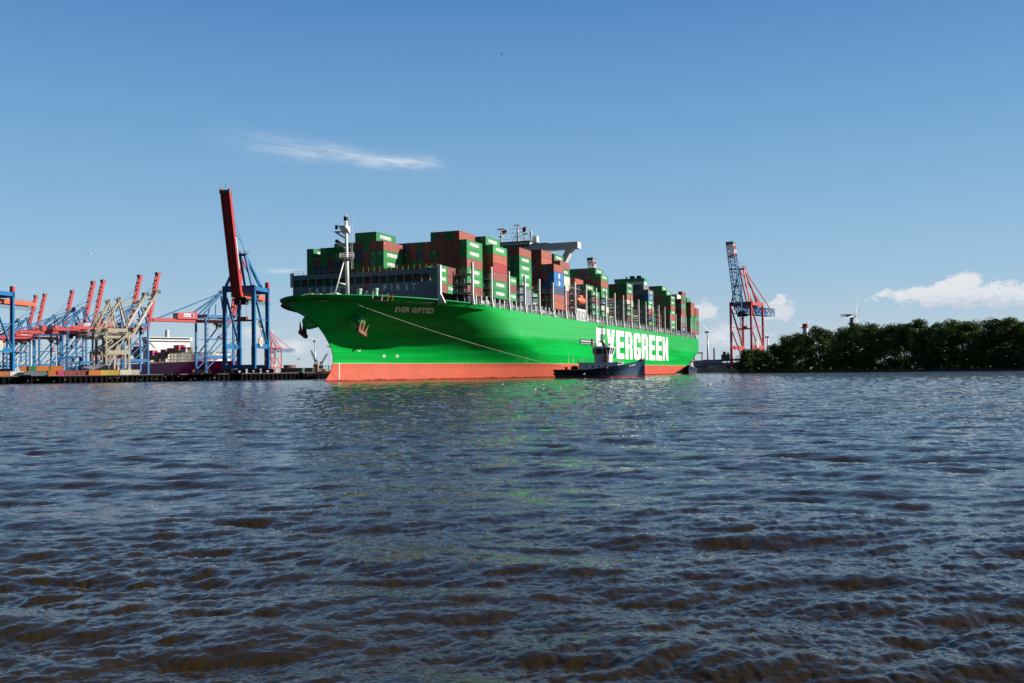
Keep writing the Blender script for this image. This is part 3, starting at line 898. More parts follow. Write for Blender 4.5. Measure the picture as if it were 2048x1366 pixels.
dv_.beam(SL(152, 26.5, 26.4), SL(158, 26.5, 21.2), .2); dv_.beam(SL(164, 26, 21), SL(164, 26, 35.5), .35); dv_.beam(SL(150, 26, 21), SL(150, 26, 35.5), .35)
dv_.build('boat_davit', STEEL, ship)
wf = MB()
for k in range(7): wf.box(-152.5 - k * 1.7, -151.7 - k * 1.7, 28.6, 29.05, 21.2, 25.6)
wf.box(-163.4, -151.4, 28.4, 29.1, 25.2, 26.0); wf.box(-163.4, -151.4, 28.5, 29.1, 21.2, 21.9)
wf.build('side_door_frame', WHITE, ship)
ma = MB()
ma.tube([SL(398, 2, 21), SL(398, 2, 30)], [.5, .3], 8)
ma.build('aft_mast', WHITE, ship)

# ---------------------------------------------------------------- containers
CC = {'green': (0.012, 0.20, 0.050), 'light green': (0.030, 0.275, 0.072), 'brown': (0.265, 0.070, 0.052), 'orange brown': (0.36, 0.085, 0.045), 'red': (0.42, 0.035, 0.03),
      'dark red': (0.20, 0.045, 0.045), 'blue': (0.015, 0.14, 0.36), 'navy blue': (0.03, 0.07, 0.17), 'grey': (0.16, 0.19, 0.22), 'cream': (0.62, 0.58, 0.48),
      'white': (0.70, 0.68, 0.64), 'teal grey': (0.10, 0.24, 0.19), 'pink': (0.62, 0.06, 0.22), 'orange': (0.60, 0.19, 0.03), 'yellow': (0.6, .42, .06)}
KEY = {'G': 'green', 'L': 'light green', 'B': 'brown', 'O': 'orange brown', 'R': 'red', 'D': 'dark red', 'U': 'blue', 'N': 'navy blue', 'Y': 'grey', 'C': 'cream', 'W': 'white', 'T': 'teal grey', 'P': 'pink'}
CW, CH = 2.22, 2.60
def container_mesh(colour, ln, door):
    m = MB()
    m.box(-ln + .06, -.06, -CW + .06, -.06, .06, CH - .04)
    for x in (-ln, -.16):
        for y in (-CW, -.16): m.box(x, x + .16, y, y + .16, 0, CH)
    for y in (-CW, -.12):
        for z in (0, CH - .13): m.box(-ln + .16, -.16, y, y + .12, z, z + .13)
    for x in (-ln, -.12):
        for z in (0, CH - .13): m.box(x, x + .12, -CW + .16, -.16, z, z + .13)
    n = int((ln - .5) / .42)
    for k in range(n):
        x0 = -ln + .25 + k * .42
        for y, s in ((-.06, 1), (-CW + .06, -1)):
            v = [(x0, y, .13), (x0 + .06, y + s * .04, .13), (x0 + .22, y + s * .04, .13), (x0 + .28, y, .13)]
            v += [(p[0], p[1], CH - .13) for p in v]
            m.add(v, [(0, 1, 5, 4), (1, 2, 6, 5), (2, 3, 7, 6)] if s < 0 else [(4, 5, 1, 0), (5, 6, 2, 1), (6, 7, 3, 2)])
    if door:
        for y in (-.45, -.85, -1.35, -1.75): m.box(-.06, .0, y - .025, y + .025, .1, CH - .1)
        m.box(-.06, -.03, -1.13, -1.07, .1, CH - .1)
        for z in (.8, 1.3): m.box(-.06, -.01, -1.8, -.4, z, z + .05)
    else:
        for k in range(5): m.box(-.06, -.02, -CW + .3 + k * .36, -CW + .48 + k * .36, .13, CH - .13)
    return m.mesh('shipping_container', mat('container_' + colour.replace(' ', '_'), CC[colour], .5, var=.16, nscale=.5, dirt=.28, rand=.16, streak=True), fix=False)
CME = {}
def cmesh(colour, ln, door):
    k = (colour, ln, door)
    if k not in CME: CME[k] = container_mesh(*k)
    return CME[k]
# marks: line lettering, ring emblem, oval emblem, identification codes
bt, btw = block_text('EVERGREEN', .62, .98, .13)
def flat_y(polys, x0, z0, y=.03):          # on the +Y side, reading from bow to stern
    m = MB()
    for p in polys: m.add([(x0 - u, y, z0 + v) for u, v in p], [tuple(range(len(p)))])
    return m
LET = flat_y(bt, -2.2, .95).mesh('lettering', LETTER)
bt2, _ = block_text('EVERGREEN', .40, .80, .08)
LET20 = flat_y(bt2, -.7, .95).mesh('lettering', LETTER)
SIDE_ID = MB()
for k in range(4): SIDE_ID.box(-11.3 + .18 * k, -11.2 + .18 * k, .02, .03, 2.15, 2.32)
for k in range(7): SIDE_ID.box(-1.0 + (k % 3) * .14, -.92 + (k % 3) * .14, .02, .03, 1.9 - (k // 3) * .2, 2.02 - (k // 3) * .2)
SIDE_ID = SIDE_ID.mesh('code_marking', LETTER)
RING = MB()
for t in np.linspace(0, 2 * math.pi, 13)[:-1]:
    RING.add([(.01, -1.11 + r_ * math.cos(q), 1.8 + r_ * math.sin(q)) for r_, q in ((.24, t), (.36, t), (.36, t + .524), (.24, t + .524))], [(0, 1, 2, 3)])
RING.box(0, .01, -1.2, -1.02, 1.74, 1.86)
RING = RING.mesh('emblem', GREYW)
END_ID = MB()
for k in range(4): END_ID.box(0, .012, -1.55 + k * .22, -1.42 + k * .22, 2.1, 2.26)
END_ID.box(0, .012, -.5, -.36, .35, .5)
END_ID = END_ID.mesh('code_marking', GREYW)
OVAL = MB()
for k in range(7):
    z0 = .45 + k * .25; h0 = math.sqrt(max(.05, 1 - ((z0 + .1 - 1.3) / 1.0) ** 2)) * .95
    OVAL.box(-5.9 - h0, -5.9 + h0, .02, .035, z0, z0 + .19)
OVAL.box(-6.6, -5.2, .036, .045, 1.2, 1.42)
OVAL = OVAL.mesh('emblem', LETTER)
LOGO = MB()
for k in range(5): LOGO.box(-4.2 - k * .9, -3.6 - k * .9, .02, .03, .9, 1.6 + .2 * (k % 2))
LOGO = LOGO.mesh('lettering', LETTER)
ORD = ['bottom', 'second', 'third', 'fourth', 'fifth', 'sixth', 'seventh', 'eighth', 'ninth', 'tenth', 'eleventh', 'twelfth', 'thirteenth', 'fourteenth', 'fifteenth',
       'sixteenth', 'seventeenth', 'eighteenth', 'nineteenth', 'twentieth', 'twenty-first', 'twenty-second', 'twenty-third', 'twenty-fourth', 'twenty-fifth', 'twenty-sixth', 'twenty-seventh']
def nth(i): return 'first' if i == 0 else ORD[i]
cr = random.Random(11)
def pick():
    return cr.choices('GLBODRUNYTC', (40, 4, 34, 4, 4, 2, 2, 4, 3, 2, 1))[0]
BOX = []      # (a, b, z, length, key, bay, column, tier-from-top)
def stack(bay, col, a, b, zb, n, keys='', ln=11.7, hc=2.66):
    """keys run from the top of the stack down"""
    for i in range(n):
        k = keys[i] if i < len(keys) else pick()
        BOX.append((a, b, zb + (n - 1 - i) * hc, ln, k, bay, col, i))
# bay nearest the bow
K0 = {0: (6, 'BGGB'), -1: (7, 'GBGGG'), -2: (7, 'GGBBB'), -3: (7, 'GDNGG'), -4: (6, 'GBGBG'), -5: (6, 'GBBDG'), -6: (6, 'GGNBG'), -7: (6, 'GBBG'), -8: (6, 'GGNG'), -9: (5, 'BNB'), -10: (6, 'GGGG'), -11: (3, 'B'), -12: (3, 'G')}
for k, (n, s) in K0.items(): stack(0, 7 - k, 38, 7.31 + 2.28 * k, 23.55 + (-1.0 if k < -6 else 0), n, s)
for k in range(1, 7): stack(0, 7 - k, 38, 7.31 + 2.28 * k, 23.7, 3, 'GBGGBG'[k - 1])
stack(0, 0, 38, 24.1, 24.3, 3, 'LLB', 6.0, 2.45); stack(0, 0, 44.1, 24.1, 24.3, 3, 'BBL', 6.0, 2.45)
def bay(i, a, spec, fill, rest=None):
    for j in range(24):
        n, s, dz = fill, '', 0.0
        if j in spec:
            n = spec[j][0]; s = spec[j][1] if len(spec[j]) > 1 else ''; dz = spec[j][2] if len(spec[j]) > 2 else 0
        if n: stack(i, j, a, 29.45 - 2.3 * j, 24.3 + dz, n, s)
bay(1, 51.0, {0: (0,), 1: (6, 'LLBLLB'), 2: (7, 'OBBBGB'), 3: (7, 'GBBBB'), 4: (7, 'BBBBB'), 5: (7, 'GBGBG'), 6: (6, 'BBBG'), 7: (6, 'GNGG'), 8: (6, 'BBGB'), 9: (6, 'NGB')}, 6)
bay(2, 65.4, {0: (6, 'LORBLG'), 1: (7, 'LGB'), 2: (7, 'GGB'), 3: (7, 'GGB')}, 6)
stack(3, 0, 79.8, 29.2, 24.4, 3, 'LDL', 6.0, 2.5)
bay(3, 79.8, {0: (0,), 1: (0,), 2: (3,), 3: (4,)}, 5)
bay(4, 94.2, {0: (0,), 1: (7, 'OGLLGYY'), 2: (7, 'BGGG'), 3: (7, 'BGGG')}, 6)
bay(5, 108.7, {0: (0,), 1: (0,), 2: (2,), 3: (3,)}, 4)
bay(6, 123.0, {0: (6, 'OUUNOO'), 1: (6, 'YBNUBB'), 2: (8, 'OOBDBN'), 3: (8, 'BDYBBB'), 4: (8, 'YBYBBB'), 5: (7, 'BBG')}, 7)
bay(7, 137.4, {0: (0,), 1: (7, 'BGCCDDD'), 2: (8, 'GBB')}, 7)
bay(8, 164.2, {j: (0,) for j in range(5)}, 3)
bay(9, 178.0, {0: (0,), 1: (4, 'LDGG'), 2: (5, 'GGB'), 3: (5, 'NNB'), 4: (6, 'OBB')}, 5)
bay(10, 192.3, {0: (0,), 1: (7, 'LOGLNCG'), 2: (8, 'LGBGB'), 3: (8, 'GBBB'), 4: (8, 'BNBB'), 5: (8, 'GBG'), 6: (8, 'GGB'), 7: (8, 'GB')}, 7)
bay(11, 206.8, {0: (0,), 1: (0,), 2: (0,)}, 4)
bay(12, 221.3, {0: (0,), 1: (0,), 2: (0,)}, 4)
bay(13, 235.8, {0: (0,), 1: (7, 'GGOCGLD'), 2: (7, 'GGB'), 3: (7, 'BGG', -.5), 4: (7, 'GGG', -.5), 5: (7, 'GGB', -.5)}, 6)
bay(14, 250.3, {0: (0,), 1: (0,), 2: (0,)}, 3)
bay(15, 264.8, {0: (0,), 1: (0,), 2: (0,)}, 3)
bay(16, 279.3, {0: (0,), 1: (7, 'YULCONG'), 2: (8, 'YYNG'), 3: (8, 'NYB'), 4: (8, 'GBB')}, 7)
bay(17, 293.8, {0: (0,), 1: (0,)}, 3)
bay(18, 308.3, {0: (0,), 1: (0,)}, 3)
bay(19, 322.8, {0: (7, 'GLOLRLG'), 1: (8, 'LGGBG'), 2: (9, 'LGBGB'), 3: (9, 'GGBB'), 4: (9, 'BBBG'), 5: (9, 'BBB')}, 8)
bay(20, 337.3, {0: (0,), 1: (0,)}, 4)
bay(21, 351.6, {0: (7, 'DTBOTBN'), 1: (8, 'WBTB'), 2: (8, 'YBB')}, 7)
bay(22, 366.1, {0: (0,), 1: (9, 'BGGG')}, 7)
bay(23, 380.6, {0: (7, 'BOOGGLB'), 1: (8, 'LBB')}, 7)
bay(24, 395.0, {0: (6, 'BBLDGB')}, 6)
# keep those that can be seen from where the photographer could stand
def box_pts(a, b, z, ln):
    return [SW(a + i * ln, b + j * CW - CW, z + k * CH) for k in (0, 1) for j in (0, 1) for i in (0, 1)]
bv, bf = [], []
for q in BOX:
    k = len(bv); bv += box_pts(*q[:4])
    bf += [tuple(k + i for i in f) for f in ((0, 1, 3, 2), (4, 5, 7, 6), (0, 1, 5, 4), (2, 3, 7, 6), (0, 2, 6, 4), (1, 3, 7, 5))]
bvh = BVHTree.FromPolygons([tuple(v) for v in bv], bf)
EYES = [CP, CP + Vector((7, 0, .6)), CP + Vector((-7, 0, .6))]
GA, GB = [.04, .14, .26, .38, .5, .62, .74, .86, .96], [.05, .2, .35, .5, .65, .8, .95]
FN, PN = -SHD, SHP
seen = []
for qi, (a, b, z, ln, k, bi, ci, ti) in enumerate(BOX):
    fr = [SW(a - .01, b - CW * u, z + CH * v) for u in GB for v in GB]
    sd = [SW(a + ln * u, b + .01, z + CH * v) for u in GA for v in GB]
    score = []
    for e in EYES:
        c = 0.0
        for pts, nrm, area in ((fr, FN, CW * CH), (sd, PN, ln * CH)):
            h = 0
            for P_ in pts:
                d = P_ - e
                if bvh.ray_cast(e, d.normalized(), d.length - .12)[0] is None: h += 1
            d = pts[24] - e
            c += h / len(pts) * area * abs(d.normalized().dot(nrm)) * FPX ** 2 / d.length ** 2
        score.append(c)
    if max(score) > 0: seen.append((score[0] + .02 * max(score), qi))
seen.sort(reverse=True)
print('CONTAINERS SEEN', len(seen), 'of', len(BOX), [round(q[0], 1) for q in seen[::40]])
BAYN = ['foremost bay'] + [nth(i) + ' bay from bow' for i in range(1, 25)]
REST = {}
for rank, (sc_, qi) in enumerate(seen):
    a, b, z, ln, k, bi, ci, ti = BOX[qi]
    col = KEY[k]
    door = cr.random() < .3
    if rank >= 225:
        REST.setdefault(col, []).append((SW(a, b, z), ln, door))
        continue
    o = link('shipping_container', cmesh(col, ln, door))
    o.location = SW(a, b, z); o.rotation_euler = (0, 0, SHZ)
    tier = 'top' if ti == 0 else nth(ti) + ' from top'
    colw = 'near side stack' if ci == 0 else f'{nth(ci)} stack from near side'
    if bi in (0, 3) and ci == 0: colw = 'short near stack' + ('' if bi == 3 else ', fore half' if a < 40 else ', aft half')
    pr(o, f'{col} container, {tier} box, {colw}, {BAYN[bi]}', 'container', 'containers stacked on the big green ship')
    near = ci < 4
    if k in 'GL':
        if sc_ > 6:
            link('lettering', LET if ln > 8 else LET20, o)
            if cr.random() < .45: link('emblem', RING, o)
    elif k == 'U': link('emblem', OVAL, o)
    elif k in 'YNT' and cr.random() < .5 and ln > 8: link('lettering', LOGO, o)
    if k not in 'GLU' and ln > 8: link('code_marking', SIDE_ID if cr.random() < .6 else END_ID, o)

# whatever lies deeper in the stow and shows only as slivers: one mass
def merge_meshes(items, name):
    """items: [(matrix, mesh)] -> one object with the materials of all"""
    mats, V_, F_, S_ = [], [], [], []
    for mt, me in items:
        k = len(V_)
        V_ += [tuple(mt @ v.co) for v in me.vertices]
        F_ += [tuple(i + k for i in p.vertices) for p in me.polygons]
        if me.materials[0] not in mats: mats.append(me.materials[0])
        S_ += [mats.index(me.materials[0])] * len(me.polygons)
    me = bpy.data.meshes.new(name)
    me.from_pydata(V_, [], F_)
    for q in mats: me.materials.append(q)
    me.polygons.foreach_set('material_index', S_)
    return link(name, me)
RZ = Matrix.Rotation(SHZ, 4, 'Z')
def plain_box(col, ln):
    k = ('plain', col, ln)
    if k not in CME: CME[k] = MB().box(-ln, 0, -CW, 0, 0, CH).mesh('shipping_container', cmesh(col, ln, False).materials[0], fix=False)
    return CME[k]
its = [(Matrix.Translation(p) @ RZ, plain_box(c, ln)) for c, l_ in REST.items() for p, ln, dr in l_]
if its: pr(merge_meshes(its, 'stowed_containers'), 'mixed green and brown containers glimpsed deep between the deck stacks', 'containers', kind='stuff')

# ---------------------------------------------------------------- crew on the forecastle
SKIN = mat('skin', (.45, .27, .18), .6); OVER = mat('white_overalls', (.6, .6, .58), .8); OVER2 = mat('orange_overalls', (.6, .16, .04), .8); HELM = mat('helmet_white', (.75, .75, .72), .4); HELR = mat('helmet_red', (.55, .04, .03), .4)
def person(loc, rz, suit, helm, label, armup=False):
    bm_v = [(0, 0, .92), (0, .01, 1.15), (0, .01, 1.38), (0, 0, 1.50), (0, -.01, 1.62), (.1, 0, .88), (.11, -.02, .48), (.11, .03, .08), (.11, -.14, .04),
            (-.1, 0, .88), (-.12, -.02, .48), (-.12, .03, .08), (-.12, -.14, .04), (.19, .01, 1.40), (.27, -.02, 1.12), (.25, -.16, .90), (-.19, .01, 1.40), (-.27, -.02, 1.12), (-.25, -.16, .90)]
    if armup: bm_v[17] = (-.36, -.1, 1.35); bm_v[18] = (-.18, -.2, 1.6)
    ed = [(0, 1), (1, 2), (2, 3), (3, 4), (0, 5), (5, 6), (6, 7), (7, 8), (0, 9), (9, 10), (10, 11), (11, 12), (2, 13), (13, 14), (14, 15), (2, 16), (16, 17), (17, 18)]
    rad = [.15, .15, .17, .06, .10, .095, .065, .05, .045, .095, .065, .05, .045, .07, .05, .04, .07, .05, .04]
    me = bpy.data.meshes.new('person'); me.from_pydata(bm_v, ed, []); me.materials.append(suit)
    o = link('person', me)
    sk = o.modifiers.new('skin', 'SKIN'); ss_ = o.modifiers.new('smooth', 'SUBSURF'); ss_.levels = ss_.render_levels = 1
    for i, r_ in enumerate(rad): me.skin_vertices[0].data[i].radius = (r_, r_)
    me.skin_vertices[0].data[0].use_root = True
    o.location = loc; o.rotation_euler = (0, 0, rz)
    f = MB(); f.tube([(0, -.02, 1.52), (0, -.03, 1.58), (0, -.03, 1.66), (0, -.02, 1.72)], [.05, .088, .092, .06], 10); f.box(-.015, .015, -.14, -.1, 1.6, 1.64)
    f.build('face', SKIN, o, True)
    h = MB(); h.tube([(0, -.01, 1.68), (0, 0, 1.72), (0, 0, 1.78), (0, 0, 1.81)], [.13, .12, .09, .03], 10); h.build('helmet', helm, o, True)
    return pr(o, label, 'person', 'crew on the forecastle')
person(SW(14.5, 16.6, 21.25), 2.4, OVER, HELM, 'crew member in white overalls standing at the bow bulwark with raised arm', True)
person(SW(17.5, 17.6, 20.8), 2.6, OVER, HELR, 'red helmeted crew member behind the bulwark next to the standing one')
person(SW(18.5, 18.8, 20.8), 2.2, OVER2, HELM, 'crew member in orange overalls and white helmet behind the bow bulwark')
person(SW(19.5, 19.6, 20.8), 2.9, OVER2, HELR, 'crew member in orange with red helmet, farthest from the foremast')

# ---------------------------------------------------------------- tugs
NAVY = mat('tug_navy', (0.04, 0.09, 0.165), .35, var=.15, dirt=.2); TBLK = mat('tug_black', (0.010, 0.011, 0.013), .55, var=.3)
TRED = mat('tug_red', (.30, .045, .03), .6); CREAMW = mat('tug_white', (.86, .87, .88), .4, var=.06, dirt=.08)
def tug(loc, rz, label):
    t = empty('tugboat', loc, rz, label, 'tugboat', 'harbour tugs')
    Lh = 12.4
    xs = np.linspace(-Lh, Lh, 36)
    def hbm(x, k):                     # k 0 waterline .. 1 rail
        u = (x + Lh) / (2 * Lh)
        full = 4.6 + .5 * k
        aft = min(1, .78 + .22 * min(1, u / .12)) if u > .004 else .74
        xe = Lh - 2.3 * (1 - k)
        ue = (x + Lh) / (xe + Lh)
        fw = 1.0 if ue < .55 else max(0.0, 1 - ((ue - .55) / .45) ** 2.3)
        return full * aft * fw
    def rail(x):
        u = (x + Lh) / (2 * Lh)
        return 2.35 if u < .3 else 2.35 + 2.6 * ((u - .3) / .7) ** 1.7
    lv = [(-.5, 0.0), (0.0, .05), (.55, .2), (1.2, .45), (1.75, .75), (None, 1.0)]
    def hullpart(i0, i1, x0, x1, m_, nm):
        mb = MB()
        XS = [x for x in xs if x0 <= x <= x1]
        sel = lv[i0:i1 + 1]
        for s in (1, -1):
            vs = []
            for z, k in sel:
                for x in XS:
                    zz = rail(x) if z is None else z * (rail(x) / 2.35 if z > .6 else 1)
                    vs.append((x + (k - 1) * .0, s * hbm(x, k), zz))
            n = len(XS)
            mb.add(vs, [(i * n + j, i * n + j + 1, (i + 1) * n + j + 1, (i + 1) * n + j) for i in range(len(sel) - 1) for j in range(n - 1)])
        if x0 <= -Lh:
            vs = []
            for z, k in sel:
                zz = rail(-Lh) if z is None else z
                vs += [(-Lh, hbm(-Lh, k), zz), (-Lh, -hbm(-Lh, k), zz)]
            mb.add(vs, [(2 * i, 2 * i + 1, 2 * i + 3, 2 * i + 2) for i in range(len(sel) - 1)])
        return mb.build(nm, m_, t, True)
    hullpart(2, 5, -Lh, Lh, NAVY, 'hull')
    hullpart(0, 2, -Lh, Lh, TRED, 'boot_topping')
    d = MB(); XS = list(xs)
    vs = [(x, s * (hbm(x, 1) - .15), max(1.5, rail(x) - 1.05)) for s in (1, -1) for x in XS]; n = len(XS)
    d.add(vs, [(i, i + 1, n + i + 1, n + i) for i in range(n - 1)]); d.build('deck', mat('tug_deck', (.08, .10, .09), .8), t)
    f = MB()
    for s in (1, -1): f.tube([(x, s * (hbm(x, 1) + .08), rail(x) - .25) for x in xs if x < 3], .36, 8)
    f.tube([(-Lh - .12, s * 3.95, 2.1) for s in np.linspace(-1, 1, 9)], .42, 8)
    f.tube([(-Lh - .1, s * 3.7, 1.2) for s in np.linspace(-1, 1, 9)], .4, 8)
    for s in (1, -1):
        f.tube([(x, s * (hbm(x, .6) + .1), 1.35) for x in xs if x < -1], .3, 8)
    f.tube([(x, s_ * (hbm(x, 1) + .05), rail(x) + .02) for s_, x in [(1, x) for x in xs if x > 10.4] + [(-1, x) for x in reversed(xs) if x > 10.4]], .34, 8)
    f.build('fender', TBLK, t, True)
    hs = MB()
    hs.prism([(-5.8, -2.5), (-4.9, -3.0), (5.0, -3.0), (6.3, -2.2), (6.3, 2.2), (5.0, 3.0), (-4.9, 3.0), (-5.8, 2.5)], 'z', 1.5, 4.15)
    hs.prism([(-6.2, -2.7), (-5.1, -3.25), (5.2, -3.25), (6.6, -2.4), (6.6, 2.4), (5.2, 3.25), (-5.1, 3.25), (-6.2, 2.7)], 'z', 4.15, 4.32)
    hs.prism([(-1.5, -2.0), (-.9, -2.4), (2.7, -2.4), (3.4, -1.7), (3.4, 1.7), (2.7, 2.4), (-.9, 2.4), (-1.5, 2.0)], 'z', 4.32, 6.1)
    ho = hs.build('deckhouse', CREAMW, t)
    pw = MB()
    for s in (1, -1):
        for k in range(5):
            x = -3.9 + k * 1.75 if k < 4 else 4.6
            pw.box(x, x + .42, s * 2.96, s * 3.04, 2.9, 3.5)
    pw.build('porthole', GLASS, ho)
    lo = [(-1.7, -1.7), (-1.0, -2.3), (2.6, -2.3), (3.5, -1.4), (3.5, 1.4), (2.6, 2.3), (-1.0, 2.3), (-1.7, 1.7)]
    def lerp_ring(k): return [(x * (1 + .15 * k) + .05 * k, y * (1 + .16 * k)) for x, y in lo]
    wh = MB()
    def ring_band(z0, k0, z1, k1):
        a_, b_ = lerp_ring(k0), lerp_ring(k1)
        vs = [(x, y, z0) for x, y in a_] + [(x, y, z1) for x, y in b_]
        return vs, [(i, (i + 1) % 8, (i + 1) % 8 + 8, i + 8) for i in range(8)]
    wh.add(*ring_band(6.1, 0, 6.75, .3)); wh.add(*ring_band(8.15, 1, 8.3, 1.0))
    rf = lerp_ring(1.35); wh.prism(rf, 'z', 8.3, 8.55); wh.prism([(x * .8, y * .8) for x, y in rf], 'z', 8.55, 8.85)
    a_, b_ = lerp_ring(.3), lerp_ring(1)
    for i in range(8):
        wh.beam((*a_[i], 6.75), (*b_[i], 8.15), .26)
        j = (i + 1) % 8
        wh.beam(((a_[i][0] + a_[j][0]) / 2, (a_[i][1] + a_[j][1]) / 2, 6.75), ((b_[i][0] + b_[j][0]) / 2, (b_[i][1] + b_[j][1]) / 2, 8.15), .2)
    who = wh.build('wheelhouse', CREAMW, t)
    gp = MB(); gp.add(*ring_band(6.75, .22, 8.15, .92)); gp.build('window', mat('tug_glass', (.05, .06, .07), .06), who)
    st = MB()
    st = None
    for s in (1, -1):
        st = MB(); st.tube([(2.0, s * 2.9, 4.4), (1.9, s * 2.85, 7.4), (1.2, s * 2.6, 9.4), (.4, s * 2.3, 10.3)], [.36, .34, .32, .3], 10); st.build('exhaust_pipe', mat('tug_exhaust', (.05, .035, .03), .7), ho)
        st = MB(); st.tube([(-2.2, s * 1.2, 8.7), (-2.2, s * 1.2, 10.2), (-2.2, s * 1.2, 11)], [.16, .24, .2], 8); st.build('fire_monitor', RUST, ho)
    for k in range(7):
        ty = MB(); x = -8.5 + k * 2.1
        ty.tube([(x + .38 * math.cos(q), -(hbm(x, .8) + .12), 1.15 + .38 * math.sin(q)) for q in np.linspace(0, 6.283, 11)], .15, 6); ty.build('tyre_fender', TBLK, t)
    fb = MB(); fb.box(1.0, 2.35, -3.1, -2.42, 4.35, 5.95); fb.box(1.0, 2.35, 2.42, 3.1, 4.35, 5.95)
    fbo = fb.build('funnel_casing', mat('tug_casing_red', (.48, .03, .035), .45), ho)
    rg = MB()
    for q in np.linspace(0, 2 * math.pi, 13)[:-1]:
        for s in (1, -1):
            rg.add([(1.68 + r_ * math.cos(w_), s * 3.12, 5.2 + r_ * math.sin(w_)) for r_, w_ in ((.26, q), (.44, q), (.44, q + .524), (.26, q + .524))], [(0, 1, 2, 3)])
    rg.build('emblem', LETTER, fbo)
    ms = MB(); ms.tube([(.9, 0, 8.8), (.7, 0, 12.0), (.6, 0, 15.2)], [.34, .26, .1], 8)
    for z, w_ in ((9.8, 1.1), (10.9, .7), (11.8, .9), (12.8, .6), (13.7, 1.0), (14.2, .8)):
        ms.beam((.7, -w_, z), (.7, w_, z), .1); ms.beam((.7 - w_, 0, z + .3), (.7 + w_, 0, z + .3), .09)
        for q in (-1, 1): ms.tube([(.7 + q * w_, 0, z + .2), (.7 + q * w_, 0, z + .6)], .1, 6); ms.tube([(.7, q * w_, z), (.7, q * w_, z + .4)], .1, 6)
    for k in range(9): ms.tube([(.72, -.3, 9.3 + k * .62), (.72, .3, 9.3 + k * .62)], .16, 6)
    ms.beam((.7, -2.0, 8.8), (.6, -2.0, 10.6), .08); ms.beam((2.6, 1.2, 8.8), (2.6, 1.2, 10.8), .08); ms.tube([(2.8, -.9, 8.8), (2.8, -.9, 9.6)], .28, 8)
    ms.beam((-1, .6, 8.8), (.7, 0, 11.4), .1); ms.beam((-1, -.6, 8.8), (.7, 0, 11.4), .1)
    ms.beam((-1.3, -.9, 10.5), (-1.3, .7, 10.5), .2, .15); ms.beam((-1.3, 0, 8.8), (-1.3, 0, 10.5), .14)
    ms.build('mast', mat('tug_mast', (.34, .33, .31), .5), t)
    wn = MB(); wn.tube([(-7.2, -1.5, 2.5), (-7.2, 1.5, 2.5)], 1.0, 14); wn.box(-8.1, -6.3, -1.7, -1.5, 1.5, 3.3); wn.box(-8.1, -6.3, 1.5, 1.7, 1.5, 3.3)
    wn.build('towing_winch', TBLK, t)
    bt_ = MB(); bt_.tube([(-9.6, -.6, 1.5), (-9.6, -.6, 3.2)], .32, 8); bt_.tube([(-9.6, .6, 1.5), (-9.6, .6, 3.2)], .32, 8); bt_.beam((-9.6, -1.2, 2.9), (-9.6, 1.2, 2.9), .35)
    bt_.build('bollard', TBLK, t)
    ra_ = MB()
    def rl_(pts, h=1.0):
        for i in range(len(pts) - 1):
            p, q = Vector(pts[i]), Vector(pts[i + 1])
            for z in (.5, 1.0): ra_.beam(p + Vector((0, 0, z * h)), q + Vector((0, 0, z * h)), .05)
            n = max(1, int((q - p).length / 1.1))
            for k in range(n + 1): ra_.beam(p.lerp(q, k / n), p.lerp(q, k / n) + Vector((0, 0, h)), .06)
    rl_([(-6, -2.6, 4.3), (-5, -3.15, 4.3), (.6, -3.15, 4.3)]); rl_([(-6, 2.6, 4.3), (-5, 3.15, 4.3), (.6, 3.15, 4.3)]); rl_([(-6, -2.6, 4.3), (-6, 2.6, 4.3)]); rl_([(3.6, -3.1, 4.3), (6.4, -2.3, 4.3), (6.4, 2.3, 4.3), (3.6, 3.1, 4.3)])
    ra_.build('handrail', WHITE, t)
    for q in (-4.4, .1):
        pass
    lbp = MB()
    lbp.tube([(-.55, -2.75, 6.6), (-.55, -2.62, 6.6)], [.34, .34], 12); lbp.build('lifebuoy', ORANGE, t)
    v_, f_, w_, h_ = text2d('ZP BEAR', 1, .15, .03)
    s_ = 1.75 / w_
    for sd in (-1,):
        vs = []
        for u, v in v_:
            x = 8.2 + u * s_; z = rail(x) - 1.0 + v * s_ * 1.1
            vs.append((x, sd * (hbm(x, .93) + .07), z))
        MB().add(vs, f_).build('name_lettering', LETTER, t)
    return t
TUGP = pxx(1200, 280); TUGR = R(-9)
tug1 = tug(TUGP, TUGR, 'dark blue tugboat with white wheelhouse steaming right beside the green hull')
tug2 = copy_tree(tug1); tug2.location = pxx(1377, 604); tug2.rotation_euler = (0, 0, R(-100))
tug2['label'] = 'tugboat with white deckhouse half hidden behind the stern of the big ship'
# towing line from the bow fairlead to the tug
p0 = SW(*[*(lambda q: (q[0], BC + half(q[0], q[1]) + .3, q[1]))(bow_surface(690, 601))]); c_, s_ = math.cos(TUGR), math.sin(TUGR)
p1 = TUGP + Vector((-9.6 * c_, -9.6 * s_, 2.9))
tl = MB(); pts = []
for k in range(25):
    t = k / 24; q = p0.lerp(p1, t); q.z -= 1.1 * 4 * t * (1 - t); pts.append(q)
tl.tube(pts, .05, 5)
pr(tl.build('towing_line', mat('rope', (.5, .48, .42), .9)), 'pale towing line running from the bow down to the tug', 'rope')
